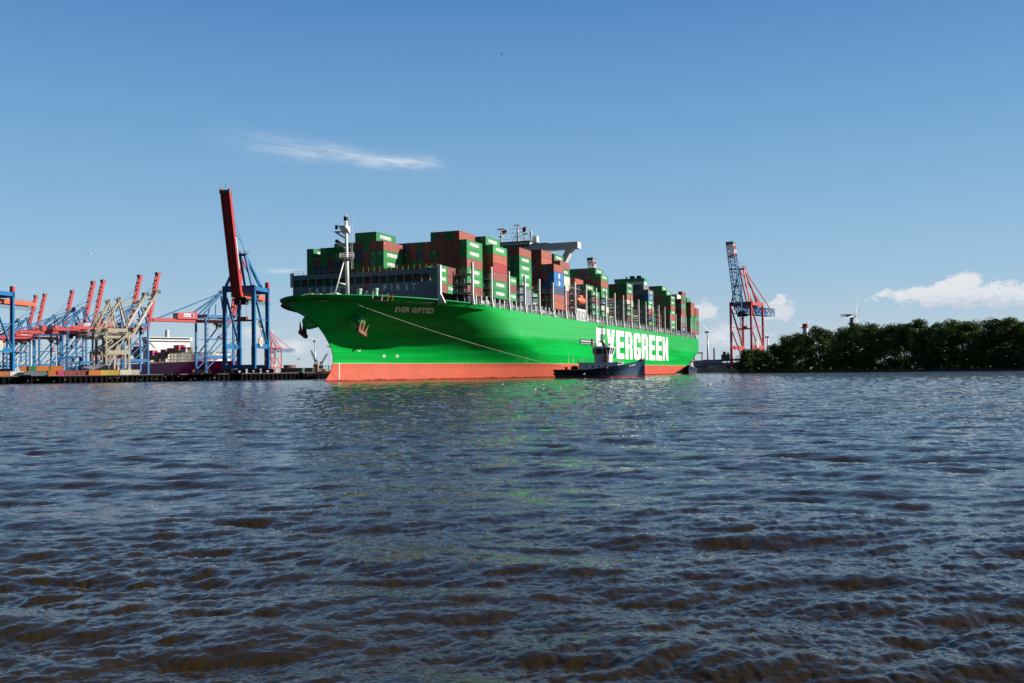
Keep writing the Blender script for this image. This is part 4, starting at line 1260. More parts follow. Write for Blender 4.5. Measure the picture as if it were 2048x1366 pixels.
# water dripping from the far anchor
# ---------------------------------------------------------------- quays and land
QC = mat('quay_concrete', (.16, .155, .145), .9, var=.25, nscale=.15); QW = mat('quay_wall_dark', (.010, .011, .010), .9, var=.5, nscale=.4, spec=.05)
LAND = mat('land', (.05, .055, .03), .95, var=.4, nscale=.02)
QZ = 4.0
def slab(name, pts, z, m_top, label=None):
    mb = MB(); mb.prism([(p[0], p[1]) for p in pts], 'z', -2.0, z)
    o = mb.build(name, m_top); o['kind'] = 'structure'
    if label: o['label'] = label
    return o
qa, qb = pxx(-420, 470), pxx(632, 600)
qd = (qb - qa).normalized(); qn = Vector((-qd.y, qd.x, 0))
slab('quay', [qa, qb, qb + qn * 75, qa + qn * 75], QZ, QC, 'concrete quay below the near cranes')
# dark piled wall along the quay with vertical fenders
wl = MB()
Lq = (qb - qa).length
def qpt(s, n=0, z=0): return qa + qd * s + qn * n + Vector((0, 0, z))
wl.prism([(-.35, -1.5), (-.35, 3.75), (-.02, 3.75), (-.02, -1.5)], 'x', 0, Lq)
qwo = wl.build('quay_wall', QW); qwo.location = qa; qwo.rotation_euler = (0, 0, math.atan2(qd.y, qd.x))
pr(qwo, 'long dark timbered quay wall along the water under the cranes', 'quay wall')
fe = MB(); fe.box(-.3, .3, -.95, -.35, -.6, 3.6); fem = fe.mesh('fender', BLACK)
for k in range(95):
    o = link('fender', fem, qwo); o.location = (6 + k * (Lq - 12) / 94, 0, 0)
er = MB(); er.box(0, Lq, -.3, .3, 0, .28); eo = er.build('kerb_rail', RUST, qwo); eo.location = (0, .3, QZ - 0.001)
# second terminal edge behind, where the row of cranes stands
ca_, cb_ = Vector((-205, 800, 0)), Vector((-700, 1302, 0))
cdv = (cb_ - ca_).normalized(); cn = Vector((-cdv.y, cdv.x, 0))
if cn.y > 0: cn = -cn                                     # towards the viewer
slab('terminal_ground', [ca_ - cn * 14, cb_ - cn * 14, cb_ + cn * 90, ca_ + cn * 90], 3.6, QC, 'terminal ground under the row of blue and red cranes')
slab('far_shore', [(-9000, 1900), (9000, 1900), (9000, 9000), (-9000, 9000)], 2.5, LAND, 'far flat shore')
rq0, rq1 = pxx(1380, 1060), pxx(1600, 1060)
slab('far_quay', [rq0, rq1, rq1 + Vector((0, 120, 0)), rq0 + Vector((0, 120, 0))], 5.2, mat('far_quay_stone', (.17, .18, .18), .9, var=.3, nscale=.1), 'grey far quay beyond the stern')

# ---------------------------------------------------------------- cranes
CB = mat('crane_blue', (0.009, 0.14, 0.33), .45, var=.12, rand=.08, dirt=.15); CRD = mat('crane_red', (0.46, 0.04, 0.036), .45, var=.12, dirt=.15)
CRD2 = mat('crane_bright_red', (0.50, 0.046, 0.045), .45, var=.1); COR = mat('crane_orange', (0.62, 0.12, 0.05), .5); CCR = mat('crane_cream', (0.44, 0.39, 0.29), .6, var=.15, dirt=.3)
CBL2 = mat('crane_light_blue', (0.03, 0.20, 0.42), .5); CGR = mat('crane_grey', (.14, .15, .15), .6); SIGN = mat('sign_white', (.72, .73, .74), .5); SGB = mat('sign_blue', (.02, .05, .25), .5)
def lattice(m, p, q, w, h, w1, h1, n, r=.35, rd=.2):
    p, q = Vector(p), Vector(q); d = (q - p).normalized()
    up = Vector((0, 0, 1)) if abs(d.z) < .9 else Vector((0, 1, 0))
    a = d.cross(up).normalized(); b = a.cross(d).normalized()
    def C(t, i, j): return p.lerp(q, t) + a * (i * (w + (w1 - w) * t) / 2) + b * (j * (h + (h1 - h) * t) / 2)
    cs = [(-1, -1), (1, -1), (1, 1), (-1, 1)]
    for i, j in cs: m.beam(C(0, i, j), C(1, i, j), r)
    for k in range(n):
        t0, t1 = k / n, (k + 1) / n
        for e in range(4):
            u, v = cs[e], cs[(e + 1) % 4]
            m.beam(C(t1, *u), C(t1, *v), rd)
            if k % 2: u, v = v, u
            m.beam(C(t0, *u), C(t1, *v), rd)
def sts_crane(loc, back, label, group, H=50.0, W_=16.0, G_=25.0, reach=30.0, boomL=56.0, boomA=80.0, apex=20.0, leg_m=None, top_m=None, boom_m=None, style='box', house=True, legw=1.9, taper=0.0, apexy=4.0, sign='HHLA', trolley=True, bare=False):
    leg_m = leg_m or CB; top_m = top_m or CB; boom_m = boom_m or CRD
    rz = math.atan2(back[1], back[0]) - math.pi / 2
    c = empty('gantry_crane', loc, rz, label, 'crane', group)
    w = W_ / 2
    zs = 4.2
    for y in (0, G_):
        for x in (-w, w):
            m = MB()
            xo = taper if y else 0
            m.beam((x, y, zs), (x, y, 15), legw * 1.15, legw * 1.0, legw * 1.25, legw * 1.0)
            m.beam((x, y, 15), (x + (xo if x < 0 else -xo) * 0, y, H), legw, legw * .9)
            m.build('leg', leg_m, c)
    for y in (0, G_): MB().box(-w - 1, w + 1, y - .9, y + .9, 2.6, 4.8).build('sill_beam', leg_m, c)
    for x in (-w, w): MB().box(x - .7, x + .7, legw / 2, G_ - legw / 2, 14.0, 16.6).build('portal_beam', leg_m, c)
    m = MB()
    for x in (-w, w):
        m.beam((x, 1, H - 4), (x, G_ - 1, 17), .9); 
        if style != 'box': m.beam((x, G_ - .9, 30), (x, .9, 30), .5); m.beam((x, .9, 28), (x, G_ - 1, 6), .7)
        else: m.beam((x, .8, H * .62), (x, G_ - .9, H * .62), .5)
    m.build('brace', leg_m, c)
    m = MB()
    tb_ = 3.4 if style == 'box' else 2.4
    for y in (0, G_): m.box(-w - legw / 2, w + legw / 2, y - legw * .52, y + legw * .52, H - tb_, H - .02)
    for x in (-w, w): m.box(x - .8, x + .8, 1.0, G_ - 1.0, H - 2.6, H - .3)
    m.build('top_beam', top_m, c)
    if style == 'box':
        MB().box(w - .9, w + .9, G_ - 1.1, G_ + 1.1, H, H + 3.2).build('winch_box', CRD, c)
    # bogies
    m = MB()
    for y in (0, G_):
        for x in (-w, w):
            m.box(x - 3.6, x + 3.6, y - .5, y + .5, 1.6, 2.6)
            for k in (-3, -1.9, -.8, .8, 1.9, 3): m.tube([(x + k, y - .35, .55), (x + k, y + .35, .55)], .5, 8)
            for k in (-2.4, 2.4): m.box(x + k - 1.4, x + k + 1.4, y - .4, y + .4, .7, 1.7)
    m.build('bogie', mat('bogie_red', (.16, .03, .03), .7), c)
    # girder
    gz = H - 5.5
    m = MB()
    if style == 'lattice': lattice(m, (0, -3, gz), (0, G_ + reach, gz), 7.0, 5.5, 7.0, 5.5, 16, .55, .36)
    else:
        for x in (-2.4, 2.4): m.box(x - .8, x + .8, -3.5, G_ + reach, gz - 1.0, gz + 1.4)
        for k in range(8): m.box(-1.6, 1.6, k * (G_ + reach) / 8, k * (G_ + reach) / 8 + .6, gz - .6, gz + .6)
    go = m.build('girder', CBL2 if style == 'lattice' else (COR if boom_m is CRD else boom_m), c)
    r_ = MB()
    for x in (-4, 4):
        for z in (.6, 1.1): r_.beam((x, 0, gz + 1.4 + z), (x, G_ + reach, gz + 1.4 + z), .07)
        for k in range(int((G_ + reach) / 2.5)): r_.beam((x, k * 2.5, gz + 1.2), (x, k * 2.5, gz + 2.5), .08)
    r_.build('handrail', boom_m, go)
    fs_ = MB()                                            # cable festoon loops
    y0 = G_ * .35
    while y0 < G_ + reach - 3:
        fs_.tube([(3.4, y0 + 2.6 * t, gz - 1.4 - 2.6 * math.sin(math.pi * t)) for t in np.linspace(0, 1, 7)], .13, 4); y0 += 2.6
    if style == 'box': fs_.build('festoon_cable', DARKST, go)
    # boom, hinged at the waterside legs and raised
    ang = R(boomA); hy, hzz = -2.5, gz
    def BP(t, x=0, n=0): return Vector((x, hy - math.cos(ang) * t + math.sin(ang) * n, hzz + math.sin(ang) * t + math.cos(ang) * n))
    nrm = Vector((0, math.sin(ang), math.cos(ang)))
    m = MB()
    if style == 'box':
        m.beam(BP(0), BP(boomL), 4.4, 1.4, up=nrm)
        for x in (-2.35, 2.35): m.beam(BP(0, x), BP(boomL + 1.5, x), .7, 2.8, up=nrm)
        bo = m.build('boom', boom_m, c)
    elif style == 'twin':
        for x in (-2.3, 2.3): m.beam(BP(0, x), BP(boomL, x), .97 * legw, 1.55 * legw, up=nrm)
        for k in range(9): m.beam(BP(k * boomL / 8, -1.6), BP(k * boomL / 8, 1.6), .7, 1.2, up=nrm)
        bo = m.build('boom', boom_m, c)
    else:
        lattice(m, BP(0), BP(boomL * .78), 5.5, 4.0, 5.0, 3.6, 14, .45, .26)
        bo = m.build('boom', CBL2, c)
        for k in range(4):
            m2 = MB(); lattice(m2, BP(boomL * (.78 + k * .055)), BP(boomL * (.78 + (k + 1) * .055)), 5.0, 3.6, 5.0, 3.6, 2, .45, .28)
            m2.build('boom_section', (CRD2, SIGN)[k % 2], bo)
    e = MB(); e.box(-2.9, 2.9, BP(boomL).y - 1.6, BP(boomL).y + 2.2, BP(boomL).z - 1.2, BP(boomL).z + .6); e.beam(BP(boomL + 1), BP(boomL + 1) + Vector((0, 0, 3.4)), .14)
    for k in (.35, .6, .8):
        if style != 'box': MB().beam(BP(boomL * k, -3.3, 1.6), BP(boomL * k, 3.3, 1.6), .9, .7).build('boom_crossbeam', CGR, bo)
    e.build('boom_head', CGR, bo)
    if style == 'box' or style == 'twin':
        tx = MB()
        for k in range(14): 
            t = boomL * .26 + k * 1.25
            for x in (-2.78, 3.12): tx.beam(BP(t, x if style == 'box' else x * 1.0), BP(t + .85, x), .06, 1.2, up=nrm)
        tx.build('lettering', SIGN, bo)
    # A-frame and stays
    ap = Vector((0, apexy, H + apex))
    m = MB()
    for x in (-1, 1):
        A_p = ap + Vector((x * 1.6, 0, 0))
        m.beam((x * w * .9, 0, H), A_p, .72 * legw)
        if not bare: m.beam((x * w * .55, G_, H), A_p, .66 * legw)
        if style == 'lattice': m.beam((x * w * .5, G_ * .55, H), ap.lerp(Vector((0, 0, H)), .45) + Vector((x * 1.6, 4, 0)), .8)
        if not bare: m.beam((x * w * .8, G_ * .62, H), A_p.lerp(Vector((x * w * .75, G_ * .8, H)), .55), .7)
    m.box(-2.4, 2.4, ap.y - 1.2, ap.y + 1.2, ap.z - .6, ap.z + .6)
    ao = m.build('a_frame', top_m, c)
    m = MB(); m.box(-2.8, 2.8, ap.y - .4, ap.y + 2.6, ap.z + .6, ap.z + .8)
    for k in (-1, 1): m.tube([(k * 1.5, ap.y, ap.z + 1.5), (k * 1.5 + .4, ap.y, ap.z + 1.5)], 1.0, 10); m.beam((k * 2.6, ap.y + 2.4, ap.z + .8), (k * 2.6, ap.y + 2.4, ap.z + 2.2), .12)
    m.beam((-2.6, ap.y + 2.4, ap.z + 2), (2.6, ap.y + 2.4, ap.z + 2), .1)
    m.build('sheave_platform', CGR, ao)
    m = MB()
    for x in (-1.8, 1.8):
        if not bare: m.beam(ap + Vector((x, 0, 0)), (x * 1.3, G_ + reach * .9, gz + 1.2), .5 if style == 'box' else .3 * legw + .15)
        if reach > 35: m.beam(ap + Vector((x, 0, 0)), (x * 1.3, G_ + reach * .35, gz + 1.2), .6)
        mid = ap.lerp(BP(boomL * .55), .5) + Vector((0, 3.0, 2))
        m.beam(ap + Vector((x, 0, 0)), mid + Vector((x, 0, 0)), .22); m.beam(mid + Vector((x, 0, 0)), BP(boomL * .62, x, 1), .22)
        m.beam(ap + Vector((x, 0, 0)), BP(boomL * .8, x, 1), .14)
    m.build('stay', top_m, c)
    if house:
        y0 = G_ + reach * .12
        m = MB(); m.prism([(y0, gz + 1.5), (y0 + 17, gz + 1.5), (y0 + 17, gz + 6.2), (y0 + 1.5, gz + 7.4), (y0, gz + 7.0)], 'x', -4.2, 4.2)
        ho = m.build('machine_house', boom_m if style != 'lattice' else CBL2, c)
        v_, f_, w_, h_ = text2d(sign, 1, 0, .03)
        q = 5.0 / w_
        for sd in (1, -1):
            sg = MB().box(min(sd * 4.24, sd * 4.3), max(sd * 4.24, sd * 4.3), y0 + 3, y0 + 12, gz + 3.1, gz + 5.9).build('sign', SIGN, ho)
            mm = MB()
            if sd > 0: mm.add([(4.33, y0 + 3.6 + u * q, gz + 3.6 + v * q) for u, v in v_], f_); mm.box(4.31, 4.33, y0 + 9.2, y0 + 11.6, gz + 3.3, gz + 5.7)
            else: mm.add([(-4.33, y0 + 11.4 - u * q, gz + 3.6 + v * q) for u, v in v_], f_); mm.box(-4.33, -4.31, y0 + 3.4, y0 + 5.8, gz + 3.3, gz + 5.7)
            mm.build('sign_lettering', SGB, sg)
        MB().box(-3.2, 3.2, y0 + 17, y0 + 17.06, gz + 2.8, gz + 5.6).build('sign', SIGN, ho)
    if trolley:
        ty = G_ * .32
        m = MB(); m.box(-3.4, 3.4, ty - 4, ty + 4, gz - 2.3, gz - 1.1); m.box(-3, .2, ty - 6.5, ty - 4.2, gz - 5, gz - 2.2); m.box(-1.6, 1.6, ty - 1, ty + 3, gz - 4.6, gz - 2.3)
        to = m.build('trolley', DARKST, c)
        m = MB(); m.box(-6, 6, ty - .6, ty + .6, gz - 14.2, gz - 13.2); m.box(-2, 2, ty - 1, ty + 1, gz - 13.2, gz - 11.6)
        for x in (-1.6, 1.6): m.beam((x, ty, gz - 2), (x, ty, gz - 11.6), .12)
        m.build('spreader', COR, to)
    m = MB(); rx = w * .3
    m.tube([(w + 1.0, G_ * .35, 17.8), (w + 1.5, G_ * .35, 17.8)], [3.0, 3.0], 20)
    m.tube([(w + .9, G_ * .35, 17.8), (w + 1.7, G_ * .35, 17.8)], [.7, .7], 10)
    m.build('cable_reel', mat('reel_beige', (.42, .40, .34), .7), c)
    m = MB()
    for k in range(9):                                   # stair tower on one leg
        z0 = 5 + k * 4.6
        m.box(-w - 2.3, -w - 1.1, G_ - 1.2, G_ + 1.2, z0, z0 + .12); m.beam((-w - 1.7, G_ - 1.1, z0), (-w - 1.7, G_ + 1.1, z0 + 4.6), .3); m.beam((-w - 2.3, G_ - 1.2, z0 + 1.1), (-w - 2.3, G_ + 1.2, z0 + 1.1), .07)
    for x in (-w - 2.3,): m.beam((x, G_ - 1.2, 4), (x, G_ - 1.2, 46), .12); m.beam((x, G_ + 1.2, 4), (x, G_ + 1.2, 46), .12)
    m.build('stair', top_m, c)
    return c
# the big crane on the near quay
P_ = px(477, 745, 555); 
sts_crane((P_.x, 557, QZ), (.16, .987), 'large blue gantry crane with dark red boom raised, on the quay beside the bow', 'container cranes', H=50.5 - QZ + 2.6, W_=17.2, G_=19, reach=17, boomL=57.5, boomA=76, apex=18, apexy=5, leg_m=CB, style='box', house=False)
# the crane cut by the frame's left edge
P_ = px(477 - 529, 745, 555)
sts_crane((P_.x, 557, QZ), (.16, .987), 'blue crane post with red cap and orange beam end at the left edge', 'container cranes', H=50.5 - QZ + 2.6, W_=17.2, G_=19, reach=30, boomL=57.5, boomA=76, apex=18, apexy=5, leg_m=CB, style='box', house=False, bare=True)
# eight cranes along the terminal behind
tips = [(487, 510), (317, 538), (281, 543), (207, 553), (187, 556), (145, 575), (90, 582), (72, 585)]
names = ['red boomed crane right behind the big blue crane, white sign on red machine house', 'blue and red crane with raised boom just right of the cream cranes', 'blue and red crane with raised boom behind the first cream crane',
         'taller-looking crane of the middle pair, red boom raised, right one', 'red boomed crane of the middle pair, left one', 'single blue and red crane between the two pairs of cranes', 'blue and red crane with raised boom, right one of the farthest pair', 'farthest crane of the row, leftmost raised red boom']
proto = None
for (tx_, ty_), nm_ in zip(tips, names):
    hor = 748.5 - (tx_ - 1024) * -0.0142
    Y = 104 * FPX / (748.5 + (1024 - tx_) * .0142 - ty_)
    P_ = px(tx_, 745, Y)
    loc = Vector((P_.x - 14 * .7, Y - 14 * .7, 3.6))
    if proto is None: proto = c = sts_crane(loc, (-.7, -.714), nm_, 'container cranes', H=50, W_=16, G_=25, reach=42, boomL=55, boomA=78, apex=19, style='twin', boom_m=CRD2, apexy=6, legw=1.55)
    else: c = copy_tree(proto); c.location = loc; c['label'] = nm_
# two old cream cranes
P_ = px(205, 745, 660)
cr1 = sts_crane((P_.x + 6, 668, 3.9), (-.82, -.57), 'old cream gantry crane with slanting boom, left of two', 'cream cranes', H=31, W_=10, G_=14, reach=7, boomL=35, boomA=61, apex=18, leg_m=CCR, top_m=CCR, boom_m=CCR, style='twin', house=False, legw=1.05, apexy=5)
cr2 = copy_tree(cr1); P_ = px(252, 745, 650); cr2.location = (P_.x, 652, 3.9); cr2['label'] = 'old cream gantry crane with slanting boom, right of two'
slab('inner_quay', [pxx(120, 640), pxx(345, 625), pxx(345, 700), pxx(120, 720)], 3.9, QC, 'inner quay under the old cream cranes')
# lattice-boomed red cranes beyond the stern and one behind the near quay
P_ = px(1484, 740, 715)
rc1 = sts_crane((P_.x, 715, 3.0), (.6, .8), 'red gantry crane with raised blue lattice boom beyond the stern', 'lattice boom cranes', H=48, W_=15.5, G_=21, reach=33, boomL=48.5, boomA=75, apex=24, leg_m=CRD2, top_m=CRD2, boom_m=CRD2, style='lattice', house=False, legw=1.3, apexy=3)
slab('crane_quay', [pxx(1455, 690), pxx(1600, 690), pxx(1600, 790), pxx(1455, 790)], 3.0, QC, 'quay under the red crane beyond the stern')
rc2 = copy_tree(rc1); P_ = px(1206, 740, 800); rc2.location = (P_.x, 800, 3.0); rc2['label'] = 'lattice boom crane whose red and white tip shows above the aft containers'
rc3 = copy_tree(rc1); P_ = px(536, 740, 1600); rc3.location = (P_.x, 1600, 3.0); rc3['label'] = 'distant red legged crane with blue lattice girder right of the big blue crane'
slab('distant_quay', [pxx(430, 1560), pxx(700, 1560), pxx(700, 1760), pxx(430, 1760)], 3.0, QC, 'distant quay')
slab('aft_quay', [pxx(1150, 780), pxx(1290, 780), pxx(1290, 880), pxx(1150, 880)], 3.0, QC, 'quay behind the ship')

# ---------------------------------------------------------------- the magenta ship in the basin behind
MAG = mat('magenta_hull', (.50, .018, .20), .4, var=.12, rand=0)
msd = (cb_ - ca_).normalized()
mh = Vector((-msd.x, -msd.y, 0))                          # heading: towards the viewer, right
P_ = px(466, 735, 985)
ms = empty('container_ship', (P_.x, P_.y, 0), math.atan2(mh.y, mh.x), 'magenta hulled container ship with white bridge moored behind the row of cranes', 'container ship')
mm = MB(); nz = [-1, 3, 7, 11, 15, 18.6]; xs = np.concatenate([np.linspace(0, 1, 26) ** 1.5 * 80, np.linspace(90, 360, 16)])
def mhb(x, z):
    f = 18 - z * .75; L_ = 85 - z * 1.8
    x = x - max(0, f - 4)
    return 24 * (1 - max(0.0, 1 - max(0, x) / L_) ** 2.0) ** (1.0 - .03 * z) if x > 0 else 0.0
for s in (1, -1):
    vs = [(-x, s * mhb(x, z), z) for z in nz for x in xs]; n = len(xs)
    mm.add(vs, [(i * n + j, i * n + j + 1, (i + 1) * n + j + 1, (i + 1) * n + j) for i in range(len(nz) - 1) for j in range(n - 1)])
mm.add([(-x, s * mhb(x, 18.6), 17.6) for s in (1, -1) for x in xs], [(j, j + 1, n + j + 1, n + j) for j in range(n - 1)])
mho = mm.build('hull', MAG, ms, True)
mb = MB()
pts = [(-30 - 13 * (abs(q) / 21) ** 2, q) for q in np.linspace(-21, 21, 15)]
mb.add([(x, y, z) for z in (17.6, 26.4) for x, y in pts] + [(x - .4, y, z) for z in (17.6, 26.4) for x, y in pts], [(j, j + 1, 16 + j, 15 + j) for j in range(14)] + [(30 + j, 45 + j, 46 + j, 31 + j) for j in range(14)] + [(15 + j, 16 + j, 46 + j, 45 + j) for j in range(14)])
mbo = mb.build('breakwater', WHITE, ms)
v_, f_, w_, h_ = text2d('ONE', 1, 0, .035)
q = 4.8 / h_
tx = MB(); tx.add([(0, 0, 0)] * 0, [])
vs = [(-30 - 13 * (abs(-13 + u * q) / 21) ** 2 + .35, -13 + u * q, 20.2 + v * q) for u, v in v_]
tx.add(vs, f_); tx.build('lettering', mat('letter_magenta', (.55, .02, .2), .5), mbo)
mb = MB(); mb.box(-150, -138, -24, 24, 17, 43); mb.box(-148, -136, -26, 26, 43, 47); mb.box(-146, -140, -1, 1, 47, 55); mb.prism([(-26, 43), (-22, 43), (-14, 34), (-17, 34)], 'x', -147, -138)
mb.build('deckhouse', WHITE, ms)
mb = MB(); mb.box(-136, -135.9, -23, 23, 44.6, 46.2); mb.build('bridge_window', GLASS, ms)
mb = MB()
for x in range(-130, -36, 15):
    for z in (19, 22, 25, 28): mb.box(x - .4, x + .4, -23, 23, z, z + .5)
    for y in np.arange(-23, 23.1, 3.3): mb.box(x - .3, x + .3, y - .15, y + .15, 18, 28.5)
mb.build('lashing_bridge', mat('lash_olive', (.16, .17, .14), .7), ms)
gcol = ['pink', 'brown', 'orange brown', 'dark red', 'grey', 'cream', 'brown', 'orange', 'green', 'pink']
MREST = []
for bi, x in enumerate([-54, -69, -84, -99, -114, -129, -166, -181, -196, -226, -241, -256, -286]):
    base = 28.4 if bi < 3 else (19.5 if bi != 5 else 22)
    nt_ = [2, 3, 2, 5, 4, 4, 7, 6, 5, 7, 6, 7, 6][bi]
    for yi, y in enumerate((20.5, 17.9, 15.3)):
        for tt in range(nt_ - (yi % 2)):
            if yi > 0 and tt < nt_ - 2: continue
            cc = gcol[cr.randrange(len(gcol))]
            mt_ = Matrix.Translation((P_.x, P_.y, 0)) @ Matrix.Rotation(ms.rotation_euler.z, 4, 'Z') @ Matrix.Translation((x, -y, base + tt * 2.62))
            if yi > 0 or tt < nt_ - 2 or x < -190:
                MREST.append((mt_, plain_box(cc, 11.7))); continue
            o = link('shipping_container', cmesh(cc, 11.7, False)); o.matrix_world = mt_
            pr(o, f'{cc} container, {"bottom" if tt == 0 else nth(tt) + " tier"}, {nth(yi)} row, {nth(bi)} bay from the magenta ship bow', 'container', 'containers on the magenta ship')
pr(merge_meshes(MREST, 'moored_ship_containers'), 'mixed pink and brown containers massed on the moored magenta ship', 'containers', kind='stuff')

# ---------------------------------------------------------------- yard on the near quay
yr = random.Random(5)
def yard_box(x, Y, col, ln, tier=0, rz=0.0, label=''):
    o = link('shipping_container', cmesh(col, ln, False))
    b = pxx(x, Y, QZ + .01 + tier * 2.62); o.location = b; o.rotation_euler = (0, 0, math.atan2(qd.y, qd.x) + rz)
    return pr(o, label, 'container', 'containers on the near quay')
ITEMS = [(22, 'cream', 6, 0), (30, 'yellow', 6, 0), (46, 'white', 6, 0), (60, 'orange', 6, 1), (40, 'white', 11.7, 1), (72, 'brown', 11.7, 0), (92, 'orange', 6, 1), (88, 'grey', 11.7, 0), (100, 'green', 11.7, 1), (120, 'orange', 11.7, 1), (109, 'cream', 6, 0),
         (116, 'orange', 6, 0), (126, 'pink', 6, 1), (134, 'pink', 6, 1), (128, 'red', 6, 0), (140, 'white', 6, 0), (148, 'brown', 11.7, 0), (182, 'brown', 11.7, 0), (196, 'orange', 6, 0), (204, 'red', 6, 0), (232, 'yellow', 11.7, 0), (258, 'cream', 11.7, 0), (273, 'cream', 11.7, 0), (14, 'orange', 6, 0), (168, 'brown', 6, 0)]
seen_l = {}
for x, col, ln, tier in ITEMS:
    sz = 'short' if col not in ('green', 'grey', 'yellow') or ln < 8 else 'long'
    where = 'near the left frame edge' if x < 35 else 'left of the light poles' if x < 66 else 'beside the second light pole' if x < 100 else 'left of the grey warehouse' if x < 150 else 'in front of the grey warehouse' if x < 210 else 'under the cream cranes'
    base = f'{sz} {col} container on the quay {where}' + (', upper tier' if tier else '')
    seen_l[base] = seen_l.get(base, 0) + 1
    if tier and col not in ('green', 'orange'): tier = 0
    ln = 6 if col not in ('green', 'grey', 'yellow') else ln
    yard_box(x + (5 if ln < 8 else 8), 520 + 14 * yr.random(), col, ln, tier, 0, base if seen_l[base] == 1 else base + (', right one' if seen_l[base] == 2 else ', far right one'))
# grey warehouse
def quay_frame(x, Y): return pxx(x, Y, QZ)
wh = MB(); wh.prism([(0, 0), (9, 0), (9, 5.6), (4.5, 6.2), (0, 5.6)], 'x', 0, 15)
who = wh.build('warehouse', mat('warehouse_grey', (.30, .31, .33), .6, var=.1)); who.location = quay_frame(160, 560); who.rotation_euler = (0, 0, .5)
pr(who, 'grey flat warehouse with pale lit gable on the quay left of the cream cranes', 'warehouse')
wh = MB(); wh.box(15.0, 15.08, 3.6, 6.6, 0.05, 3.6); wh.build('door', WHITE, who)
wh = MB(); wh.box(-.3, 15.3, -.3, 9.3, 5.55, 5.62); wh.build('roof_edge', STEEL, who)
# straddle carrier
def straddle(x, Y, label):
    t = empty('straddle_carrier', quay_frame(x, Y), math.atan2(qd.y, qd.x), label, 'straddle carrier')
    m = MB()
    for a in (-3.4, 3.4):
        for b in (-2, 2): m.beam((a, b, .9), (a, b, 10.4), .5)
    m.box(-4.2, 4.2, -2.3, -1.7, 10.2, 10.9); m.box(-4.2, 4.2, 1.7, 2.3, 10.2, 10.9)
    for a in (-3.4, 3.4): m.box(a - .3, a + .3, -1.7, 1.7, 10.25, 10.8)
    for b in (-2, 2): m.box(-4.4, 4.4, b - .3, b + .3, .9, 1.5)
    m.build('frame', CB, t)
    m = MB(); m.box(3.2, 4.8, -1.2, .6, 8.2, 10.2); m.build('cab', GLASS, t)
    for a in (-3.6, -1.2, 1.2, 3.6):
        for b in (-2, 2):
            m = MB(); m.tube([(a, b - .25, .6), (a, b + .25, .6)], .6, 12); m.build('wheel', BLACK, t)
    m = MB(); m.box(-3, 3, -1.1, 1.1, 6.9, 7.3); m.build('spreader', COR, t)
    return t
straddle(146, 560, 'tall blue straddle carrier standing on the quay left of the warehouse')
straddle(130, 575, 'blue straddle carrier partly hidden behind the other straddle carrier')
# light poles
def light_pole(P, h, label, gp='tall light poles'):
    t = empty('light_pole', P, 0, label, 'light pole', gp)
    m = MB(); m.tube([(0, 0, 0), (0, 0, h)], [.32, .2], 8); m.build('mast', WHITE, t)
    m = MB(); m.box(-1.6, 1.6, -.3, .3, h, h + .25)
    for k in (-1.3, -.4, .4, 1.3): m.box(k - .25, k + .25, -.5, .1, h - .45, h)
    m.build('lamp_head', CGR, t)
    return t
light_pole(quay_frame(62, 530), 20, 'white light pole on the quay near the left edge, before the blue crane legs')
light_pole(quay_frame(113, 535), 17.5, 'grey light pole on the quay left of the straddle carriers')
light_pole(quay_frame(35, 540), 13, 'short light pole on the quay closest to the left frame edge')
light_pole(pxx(597, 900, 3), 15, 'light pole behind the low sheds between the big crane and the bow')
light_pole(pxx(659, 640, 4), 17, 'light pole standing just left of the big green bow')
light_pole(pxx(1513, 760, 3), 21, 'thin light pole between the legs of the red crane')
slab('basin_quay', [pxx(545, 760), pxx(700, 760), pxx(700, 1000), pxx(545, 1000)], 3.2, QC, 'low quay between crane and bow')
# brown tank
P_ = pxx(579, 860, 3.2)
m = MB(); m.tube([(0, 0, 0), (0, 0, 8.6), (0, 0, 8.9)], [5.2, 5.2, 4.6], 28); o = m.build('storage_tank', mat('tank_brown', (.19, .085, .06), .7, var=.25)); o.location = P_
pr(o, 'round rust brown storage tank behind the low sheds left of the bow', 'storage tank')
m = MB()
for k in range(14): m.beam((5.3 * math.cos(-2.6 + k * .09), 5.3 * math.sin(-2.6 + k * .09), k * .62), (5.3 * math.cos(-2.6 + k * .09 + .09), 5.3 * math.sin(-2.6 + k * .09 + .09), k * .62 + .62), .35)
for z in (2.2, 4.4, 6.6): m.tube([(5.25 * math.cos(t), 5.25 * math.sin(t), z) for t in np.linspace(0, 6.283, 29)], .06, 4)
m.build('stair', STEEL, o)
# two low sheds with glazed fronts
for (xa, xb, Y, lab) in ((561, 604, 800, 'long low shed with dark glazed front, beside the big crane'), (605, 625, 810, 'short low shed with dark glazed front, nearer the bow')):
    A_, B_ = pxx(xa, Y, 3.2), pxx(xb, Y, 3.2); w_ = (B_ - A_).length
    m = MB(); m.box(0, w_, 0, 12, 0, 5.4); o = m.build('shed', mat('shed_green_grey', (.06, .11, .10), .5)); o.location = A_
    pr(o, lab, 'shed')
    m = MB(); m.box(-.2, w_ + .2, -.25, 12.2, 5.4, 5.8); m.build('roof', mat('shed_roof', (.20, .22, .23), .6), o)
    m = MB(); m.box(.4, w_ - .4, -.06, -.01, 2.9, 5.0); m.build('window', GLASS, o)
    m = MB()
    for k in range(int(w_ / 2)): m.box(.4 + k * 2, .55 + k * 2, -.12, -.06, 2.9, 5.0)
    m.box(.2, w_ - .2, -.14, -.02, 2.6, 2.85); m.build('window_frame', STEEL, o)
